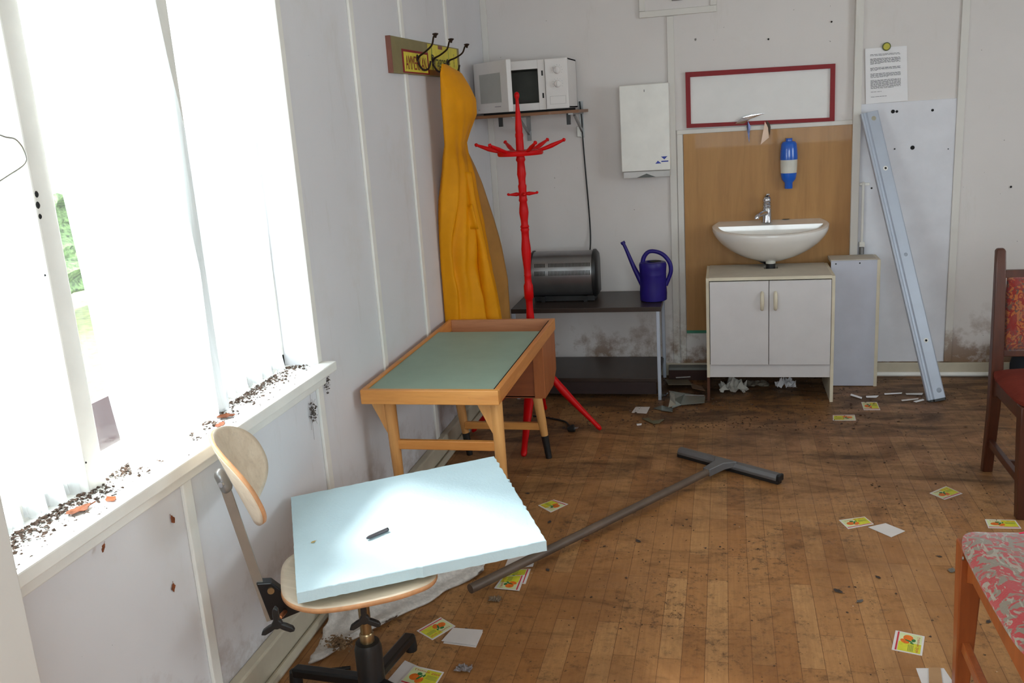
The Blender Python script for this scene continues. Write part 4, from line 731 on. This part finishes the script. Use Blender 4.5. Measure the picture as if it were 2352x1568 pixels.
# ------------------------------------------------------------------ upholstered chairs
def uchair(label, locn, rz, wood_m, seat_m, back_m, wid=.44, dep=.44, hs=.43, back=True, bt=.93):
    t = thing('dining_chair', label, 'chair', locn, rz, 'upholstered wooden chairs at the right'); hw = wid/2; k = dict(local=True)
    # local frame: x right, y to the back, origin at floor centre
    for s in (-1, 1):
        m = MB(); x = s*(hw-.02)
        ys = [(0, dep/2+.03), (.12, dep/2+.012), (.28, dep/2-.01), (.42, dep/2-.012), (.6, dep/2+.0), (.8, dep/2+.02), (bt-.01, dep/2+.035), (bt, dep/2+.036)]
        m.loft([[Vector((x-w_, y-d_, z)), Vector((x+w_, y-d_, z)), Vector((x+w_, y+d_, z)), Vector((x-w_, y+d_, z))] for (z, y), (w_, d_) in zip(ys, [(.019, .02), (.02, .02), (.021, .022), (.022, .024), (.021, .021), (.019, .018), (.017, .016), (.012, .011)])]); m.build('leg', wood_m, t, smooth=30, bevel=.004, **k)
        m = MB(); ys = [(0, -dep/2+.012), (.15, -dep/2+.018), (.3, -dep/2+.022), (hs, -dep/2+.024)]
        m.loft([[Vector((x-w_, y-w_, z)), Vector((x+w_, y-w_, z)), Vector((x+w_, y+w_, z)), Vector((x-w_, y+w_, z))] for (z, y), w_ in zip(ys, (.018, .022, .026, .028))]); m.build('leg', wood_m, t, smooth=30, bevel=.004, **k)
        m = MB(); m.prism([(x-.01, -dep/2+.04, hs), (x-.01, dep/2-.03, hs), (x-.01, dep/2-.03, hs-.095), (x-.01, dep/2-.08, hs-.075), (x-.01, -dep/2+.10, hs-.075), (x-.01, -dep/2+.04, hs-.105)], (.02, 0, 0)); m.build('seat_rail', wood_m, t, smooth=0, bevel=.003, **k)
        m = MB(); m.box(x-.010, x+.010, -dep/2+.03, dep/2, .12, .15); m.build('stretcher', wood_m, t, smooth=0, bevel=.003, **k)
        m = MB(); m.lathe([(.006, 0), (.005, .003)], Matrix.Translation((x+s*.022, -dep/2+.05, hs-.03))@Matrix.Rotation(R(90*s), 4, 'Y'), 12); m.build('bolt', DULLM, t, **k)
    for y in (-dep/2+.024, dep/2-.012): m = MB(); m.box(-hw+.035, hw-.035, y-.01, y+.01, hs-.07, hs); m.build('seat_rail', wood_m, t, smooth=0, bevel=.003, **k)
    m = MB(); m.box(-hw+.03, hw-.03, -.01, .01, .12, .145); m.build('stretcher', wood_m, t, smooth=0, bevel=.003, **k)
    def st(u, v):
        a = -1+2*u; b = -1+2*v; n = 7; r = (abs(a)**n+abs(b)**n)**(1/n) if (a or b) else 0; kk_ = max(abs(a), abs(b))/r if r else 1; a *= kk_; b *= kk_
        return Vector((a*(hw+.012)*(1-.03*(b > 0)*b), b*(dep/2+.005)-.014, hs+.008+.038*(1-abs(a)**3.5)**.6*(1-abs(b)**3.5)**.6 if abs(a) < 1 and abs(b) < 1 else hs+.008))
    m = MB(); g = m.grid(st, 24, 24); m.bm.verts.ensure_lookup_table(); m.grid(lambda u, v: Vector((*st(u, v).xy, hs+.001)), 24, 24)
    rim = [(i/24, 0) for i in range(24)]+[(1, i/24) for i in range(24)]+[(1-i/24, 1) for i in range(24)]+[(0, 1-i/24) for i in range(24)]
    m.loft([[st(*p) for p in rim], [Vector((*st(*p).xy, hs+.001)) for p in rim]], caps=False); bmesh.ops.remove_doubles(m.bm, verts=m.bm.verts, dist=.0003); m.build('seat', seat_m, t, smooth=50, **k)
    if back:
        yb = lambda z: dep/2-.012+(z-.42)*.095
        for z0, z1 in ((bt-.115, bt-.085), (.50, .525)): m = MB(); m.prism([(-hw+.035, yb(z0)-.012, z0), (-hw+.035, yb(z1)-.012, z1), (-hw+.035, yb(z1)+.012, z1), (-hw+.035, yb(z0)+.012, z0)], (wid-.07, 0, 0)); m.build('back_rail', wood_m, t, smooth=0, bevel=.003, **k)
        def bf(u, v): z = lerp(.525, bt-.115, v); e = (max(0, 1-abs(2*u-1)**6)*max(0, 1-abs(2*v-1)**6))**.5; return Vector((lerp(-hw+.045, hw-.045, u), yb(z)-.006-.018*e, z))
        m = MB(); m.grid(bf, 20, 16); m.build('back_panel', back_m, t, smooth=60, solid=.012, **k)
    return t
uchair('chestnut chair with orange-red tapestry back at the right edge, farther of the two', (1.245, 3.60, 0), 0, CHAIRW, FABS, FABA, bt=.925)
uchair('orange-brown chair with rose and grey patterned seat, nearest at lower right', (.800, 2.035, 0), R(180), CHAIRW2, FABR, FABR, wid=.44, dep=.585, hs=.425)
m = MB(); c = FL(2296, 1196, .475); c = Vector((.71, 2.27, .474)); m.box(-.014, .014, -.002, .002, 0, .002, Matrix.Translation(c)@Matrix.Rotation(.5, 4, 'Z')); tag(m.build('plastic_strip', plain('hot_pink', (240, 40, 90), .4), smooth=0), 'tiny bright pink plastic strip on the rose patterned seat', 'scrap')
m = MB()
def bagf(u, v):
    t = 2*math.pi*u; r = .14*(math.sin(math.pi*min(1, v*.62+.22))**.6 if v < .98 else .03); n = noise.noise((math.cos(t)*1.6, math.sin(t)*1.6, v*3)); return Vector((1.60+(r*(1+.3*n))*math.cos(t), 5.05+(r*.75*(1+.3*n))*math.sin(t), .004+.30*v))
m.grid(bagf, 36, 16); tag(m.build('black_bag', BLACKC, smooth=70, solid=.004, fix=False), 'slumped black bag by the baseboard behind the chestnut chair', 'bag')

# ------------------------------------------------------------------ floor squeegee
SQ = thing('floor_squeegee', 'grey T-shaped floor squeegee with long brown handle on the floor', 'squeegee', (-.01, 3.80, 0))
a, b = FL(1562, 1034, .03), FL(1788, 1095, .03); m = MB(); d = (b-a).normalized(); sd = Vector((-d.y, d.x, 0))
m.loft([[p+sd*.022+Vector((0, 0, -.012)), p+sd*.022+Vector((0, 0, .004)), p+sd*.008+Vector((0, 0, .016)), p-sd*.012+Vector((0, 0, .014)), p-sd*.022+Vector((0, 0, .0)), p-sd*.022+Vector((0, 0, -.012))] for p in (a, b)]); m.build('head', METD, SQ, smooth=0, bevel=.002)
m = MB(); m.bar(a-d*.006+Vector((0, 0, -.019)), b+d*.006+Vector((0, 0, -.019)), .03, .018); m.build('rubber_blade', BLACK, SQ, smooth=0)
m = MB(); m.bar(b, b+d*.016, .036, .03); m.build('end_plug', BLACK, SQ, smooth=0, bevel=.006)
c = FL(1668, 1062, .034); e = FL(1080, 1352, .030); h = (e-c).normalized(); m = MB(); m.tube([c+h*.085, e], [.0155, .0165], 18); m.build('handle', POLEM, SQ)
m = MB(); m.loft([[c-d*.06+Vector((0, 0, -.006)), c+d*.055+Vector((0, 0, -.006)), c+d*.055+Vector((0, 0, .018)), c-d*.06+Vector((0, 0, .018))], [c+h*.05-d*.03+Vector((0, 0, -.012)), c+h*.05+d*.026+Vector((0, 0, -.012)), c+h*.05+d*.022+Vector((0, 0, .02)), c+h*.05-d*.025+Vector((0, 0, .02))], [c+h*.14-d*.018+Vector((0, 0, -.016)), c+h*.14+d*.018+Vector((0, 0, -.016)), c+h*.14+d*.018+Vector((0, 0, .018)), c+h*.14-d*.018+Vector((0, 0, .018))]]); m.build('handle_socket', METD, SQ, bevel=.003)

# ------------------------------------------------------------------ cards
CM = [WHITEC, CYEL, CORA, CGRN, CRED, COLV, CPALE]
def card(label, q, z=.0, pr=True, group='fruit label cards on the floor', mats=None, name='label_card'):
    c = [FL(x, y, z+.0012) for x, y in q]; up = Vector((0, 0, 1))
    def uv(u, v, h=0): return c[0].lerp(c[1], u).lerp(c[3].lerp(c[2], u), v)+up*(.0003+h)
    m = MB(); m.prism([p-up*.0012 for p in c], (0, 0, .0014))
    def fl2(mi, pts, h): m.mi = mi; m.poly([uv(u, v, h) for u, v in pts])
    def el(mi, cu, cv, ru, rv, rot, h): fl2(mi, [(cu+ru*math.cos(t)*math.cos(rot)-rv*math.sin(t)*math.sin(rot), cv+ru*math.cos(t)*math.sin(rot)+rv*math.sin(t)*math.cos(rot)) for t in (2*math.pi*k/22 for k in range(22))], h)
    if pr:
        fl2(6, [(.17, .04), (.93, .04), (.93, .5), (.17, .5)], .0001); fl2(1, [(.17, .5), (.93, .5), (.93, .96), (.17, .96)], .0001); fl2(4, [(.09, .03), (.15, .03), (.15, .97), (.09, .97)], .0001)
        el(2, .47, .27, .17, .15, 0, .0003); el(2, .37, .46, .16, .10, .35, .0004); el(3, .50, .42, .15, .035, .35, .0005); el(3, .66, .36, .07, .08, .4, .0005); el(3, .62, .52, .07, .03, .2, .0005)
        for k in range(4): fl2(5, [(.50+.05*k, .60), (.53+.05*k, .60), (.53+.05*k, .92), (.50+.05*k, .92)], .0003)
        U_ = (c[3]-c[0]); V_ = (c[0]-c[1]); Mx = Matrix((U_, V_, up)).transposed().to_4x4(); Mx.translation = uv(.81, .52, .0004); m.mi = 4; m.text('Limone Stile', Mx@Matrix.Scale(1.0, 4), .155, .3)
    o = m.build(name, mats or CM, smooth=0, fix=False); return tag(o, label, 'card', group if pr else 'blank white cards on the floor')
card('yellow fruit label card on the floor just right of the foam board', [(1305, 1157), (1265, 1176), (1236, 1160), (1272, 1147)])
card('yellow fruit label card on the floor left of the far chair, alone', [(2170, 1147), (2135, 1132), (2173, 1116), (2211, 1133)])
card('yellow fruit label card near the cabinet, nearer of the two by its right foot', [(1963, 952), (1966, 965), (1913, 965), (1913, 953)])
card('yellow fruit label card near the steel rail foot, closest to the back wall', [(1984, 941), (1978, 923), (2014, 923), (2022, 941)])
card('yellow fruit label card touching a white card, middle right of the floor', [(1948, 1214), (1927, 1194), (1986, 1186), (2007, 1203)])
card('large clear fruit label card with two oranges, lower right floor beside near chair', [(2057, 1447), (2124, 1461), (2118, 1505), (2048, 1491)])
card('yellow fruit label card beside a white card, just right of the felt mat', [(1012, 1417), (1046, 1437), (993, 1469), (957, 1448)])
card('yellow fruit label card under the near end of the squeegee handle, upper of two', [(1193, 1356), (1135, 1350), (1155, 1323), (1206, 1320)], .003)
card('yellow fruit label card mostly hidden beneath another near the squeegee handle', [(1207, 1340), (1150, 1334), (1168, 1308), (1219, 1306)], .0)
card('yellow fruit label card at the bottom edge beside the chair base', [(915, 1568), (952, 1528), (1020, 1543), (990, 1590)], .003)
card('yellow fruit label card behind the rose patterned chair seat', [(2270, 1212), (2262, 1192), (2332, 1194), (2346, 1213)])
card('blank white card touching a yellow card, middle right of the floor', [(1994, 1210), (2034, 1201), (2079, 1219), (2047, 1233)], .001, False, name='blank_card')
card('blank white card right of the felt mat, upper of the stacked pair', [(1014, 1471), (1041, 1441), (1109, 1446), (1092, 1481)], .003, False, name='blank_card')
card('blank white card right of the felt mat, lower of the stacked pair', [(1018, 1476), (1044, 1446), (1109, 1450), (1093, 1486)], .0, False, name='blank_card')
card('blank white card at the squeegee handle near the foam board corner', [(1158, 1305), (1170, 1275), (1232, 1270), (1224, 1300)], .002, False, name='blank_card')
card('blank white card lying under the chair base leg at the bottom edge', [(885, 1568), (930, 1516), (985, 1540), (950, 1600)], .0, False, name='blank_card')
card('blank white card peeping out behind the near chair leg', [(2209, 1303), (2236, 1286), (2262, 1300), (2234, 1320)], .0, False, name='blank_card')
card('blank white card beside the mirror shards under the dark shelf', [(1451, 947), (1460, 934), (1493, 934), (1485, 949)], .0, False, name='blank_card')
card('white card with a brown tape strip at the bottom right edge', [(2104, 1534), (2168, 1534), (2195, 1575), (2121, 1580)], .0, False, name='taped_card')
m = MB(); m.prism([FL(*p, .003) for p in ((2133, 1533), (2160, 1533), (2166, 1580), (2134, 1580))], (0, 0, .0006)); tag(m.build('tape_strip', plain('brown_tape', (176, 136, 96), .5), smooth=0), 'strip of brown tape across the white card at the bottom right edge', 'tape')

# ------------------------------------------------------------------ shards, slivers, crumpled paper, plug
def fshard(label, pts, z0, z1, mat, name='mirror_shard', cat='shard', grp=None):
    m = MB(); n = len(pts); q = [FL(x, y, lerp(z0, z1, i/(n-1))) for i, (x, y) in enumerate(pts)]; m.prism(q, (0, 0, .003)); return tag(m.build(name, mat, smooth=0), label, cat, grp)
fshard('largest grey mirror shard on the floor between dark shelf and cabinet', [(1543, 938), (1565, 930), (1618, 925), (1620, 912), (1575, 904), (1536, 898), (1545, 918)], .002, .04, SHGL)
fshard('curved pale mirror shard propped against the large shard', [(1535, 936), (1552, 930), (1549, 905), (1538, 902), (1539, 918)], .03, .05, plain('pale_glass', (170, 168, 158), .2, .5))
fshard('dark jagged shard at the foot of the shelf leg', [(1502, 938), (1520, 943), (1545, 946), (1545, 938), (1520, 932)], .002, .014, SHGL)
fshard('small bright shard left of the large mirror shard', [(1519, 905), (1535, 903), (1530, 909), (1520, 912)], .02, .03, MIRR)
fshard('long thin bright mirror edge against the cabinet foot', [(1573, 907), (1618, 908), (1618, 910), (1573, 909)], .05, .05, MIRR)
fshard('thin bright mirror strip near the baseboard left of the cabinet', [(1552, 867), (1586, 865), (1586, 867), (1553, 869)], .05, .05, MIRR)
fshard('dull grey shard lying near the baseboard left of the cabinet', [(1528, 872), (1580, 872), (1590, 884), (1535, 884)], .01, .03, plain('khaki_glass', (112, 100, 80), .4))
fshard('brown shard by the left foot of the cabinet', [(1585, 880), (1612, 888), (1620, 898), (1590, 892)], .015, .03, plain('brown_glass', (110, 84, 62), .4))
fshard('small greenish shard on the floor in front of the mirror shards', [(1475, 962), (1490, 960), (1498, 967), (1526, 963), (1514, 972), (1500, 973)], .001, .006, plain('green_glass', (104, 98, 74), .5))
fshard('tiny white glint of glass near the blank card under the shelf', [(1462, 974), (1474, 973), (1473, 976), (1463, 977)], .001, .002, PAPER)
for i, (pts, lb) in enumerate(((((1989, 910), (2018, 909), (2013, 913), (1990, 913)), 'leftmost and shortest'), (((2031, 904), (2072, 902), (2071, 904), (2032, 906)), 'uppermost left'), (((2080, 904), (2120, 903), (2118, 907), (2082, 906)), 'uppermost right'), (((2070, 919), (2110, 915), (2108, 917), (2072, 921)), 'third and dull'), (((2098, 922), (2120, 917), (2123, 919), (2104, 924)), 'brightest, nearest the rail foot'), (((1955, 905), (1980, 913), (1979, 916), (1953, 908)), 'lying beside the cabinet foot'))):
    fshard('thin white splinter on the floor left of the leaning rail, '+lb, pts, .002, .004, PAPER if i != 3 else WHITEC, 'splinter', 'splinter', 'white splinters near the rail')
def crumple(label, px, py, r, mat, name='crumpled_paper', h=.6):
    m = MB(); s_ = random.random()*99; c = FL(px, py); 
    def fn(u, v):
        x = 2*u-1; y = 2*v-1; n = noise.noise((x*2.2+s_, y*2.2, 0)); n2 = noise.noise((x*5+s_, y*5, 4)); return c+Vector((x*r*(1+.4*n2), y*r*.7*(1+.5*n), .002+max(0, r*h*(.35+n+.5*n2)*(1-.5*(x*x+y*y)/1.4))))
    m.grid(fn, 10, 10); return tag(m.build(name, mat, smooth=0, solid=.0008, fix=False), label, 'paper' if 'paper' in name else 'leaf')
random.seed(21)
crumple('crumpled grey-white paper under the left half of the cabinet', 1684, 897, .07, plain('grey_paper', (196, 192, 182), .8), h=1.3)
crumple('small folded white paper under the right half of the cabinet', 1805, 888, .05, PAPER, h=1.5)
crumple('flat dull paper scrap deep under the middle of the cabinet', 1740, 884, .06, plain('dull_paper', (120, 110, 96), .8), h=.5)
crumple('crumpled grey foil wrapper on the floor near the bottom edge', 1066, 1538, .022, plain('foil_grey', (130, 120, 118), .5, dirt=.4), h=.9)
crumple('curled brown wrapper on the floor right of the felt mat', 1136, 1378, .02, plain('brown_wrapper', (118, 98, 78), .7), h=.7)
for px, py, s_, mt, lb in ((1925, 1358, .017, LEAFD, 'large dark dead leaf on the floor at lower right centre'), (1975, 1381, .014, WEB, 'pale grey dusty tuft right of the large dark leaf'), (1466, 1243, .014, LEAFD, 'dark dead leaf on the floor right of the handle'), (1348, 1242, .012, LEAFM, 'brown leaf on the floor right of the foam board corner'), (2186, 1311, .018, plain('grey_leaf', (104, 96, 86), .8), 'flat grey leaf left of the near chair leg'), (2017, 1326, .011, LEAFD, 'small dark leaf left of the grey flat leaf'), (2270, 1428, .011, LEAFD, 'black crumb of leaf under the near chair'), (1258, 1309, .011, LEAFD, 'dark crumb leaf just right of the blank card at the handle'), (1262, 1199, .012, LEAFD, 'dark curled leaf below the card by the foam board'), (2158, 1278, .009, LEAFD, 'small dark leaf scrap above the grey flat leaf'), (1295, 983, .014, LEAFD, 'dark leaf near the black plug under the desk'), (1212, 1133, .01, LEAFD, 'dark leaf beside the foam board edge')):
    leaf(lb, FL(px, py, .0005), (0, 0, 1), s_, random.random()*6, mt)
PG = thing('power_plug', 'black plug on a short cord on the floor behind the desk leg', 'plug', FL(1318, 985)); m = MB(); m.tube([FL(1225, 955, .006), FL(1250, 958, .006), FL(1275, 962, .006), FL(1298, 968, .006), FL(1308, 978, .01)], .0045, 8); m.build('cord', BLACK, PG)
m = MB(); c = FL(1313, 984, .016); m.lathe([(.011, -.02), (.017, -.008), (.019, .004), (.019, .014), (.015, .016)], Matrix.Translation(c)@Matrix.Rotation(R(75), 4, 'Y'), 16); m.build('plug_body', BLACK, PG); m = MB(); 
for s in (-.008, .008): m.tube([c+Vector((.012, s, 0)), c+Vector((.034, s, .004))], .0022, 8)
m.build('pin', CHROME, PG)
# floor crumbs: uncountable
random.seed(31); m = MB()
for i in range(5200):
    y = random.uniform(2.1, 5.2); x = random.uniform(-1.25, 1.7); dn = noise.noise((x*2.1, y*2.1, 6))+.5*noise.noise((x*6, y*6, 1))+.35*max(0, (y-4.1)); 
    if dn < random.uniform(-.1, .6): continue
    blob(m, (x, y, 0.0002), random.choice((.0015, .002, .003, .0045, .006))*random.uniform(.6, 1.2), .45)
for i in range(1500):
    y = random.uniform(4.3, 5.2); x = random.gauss(-.1, .55); 
    if x < -1.2: continue
    blob(m, (x, y, .0002), random.uniform(.003, .009), .4)
tag(m.build('floor_litter', CRUMB, smooth=0), 'dark crumbs, grit and leaf bits strewn over the floor', 'litter', kind='stuff')
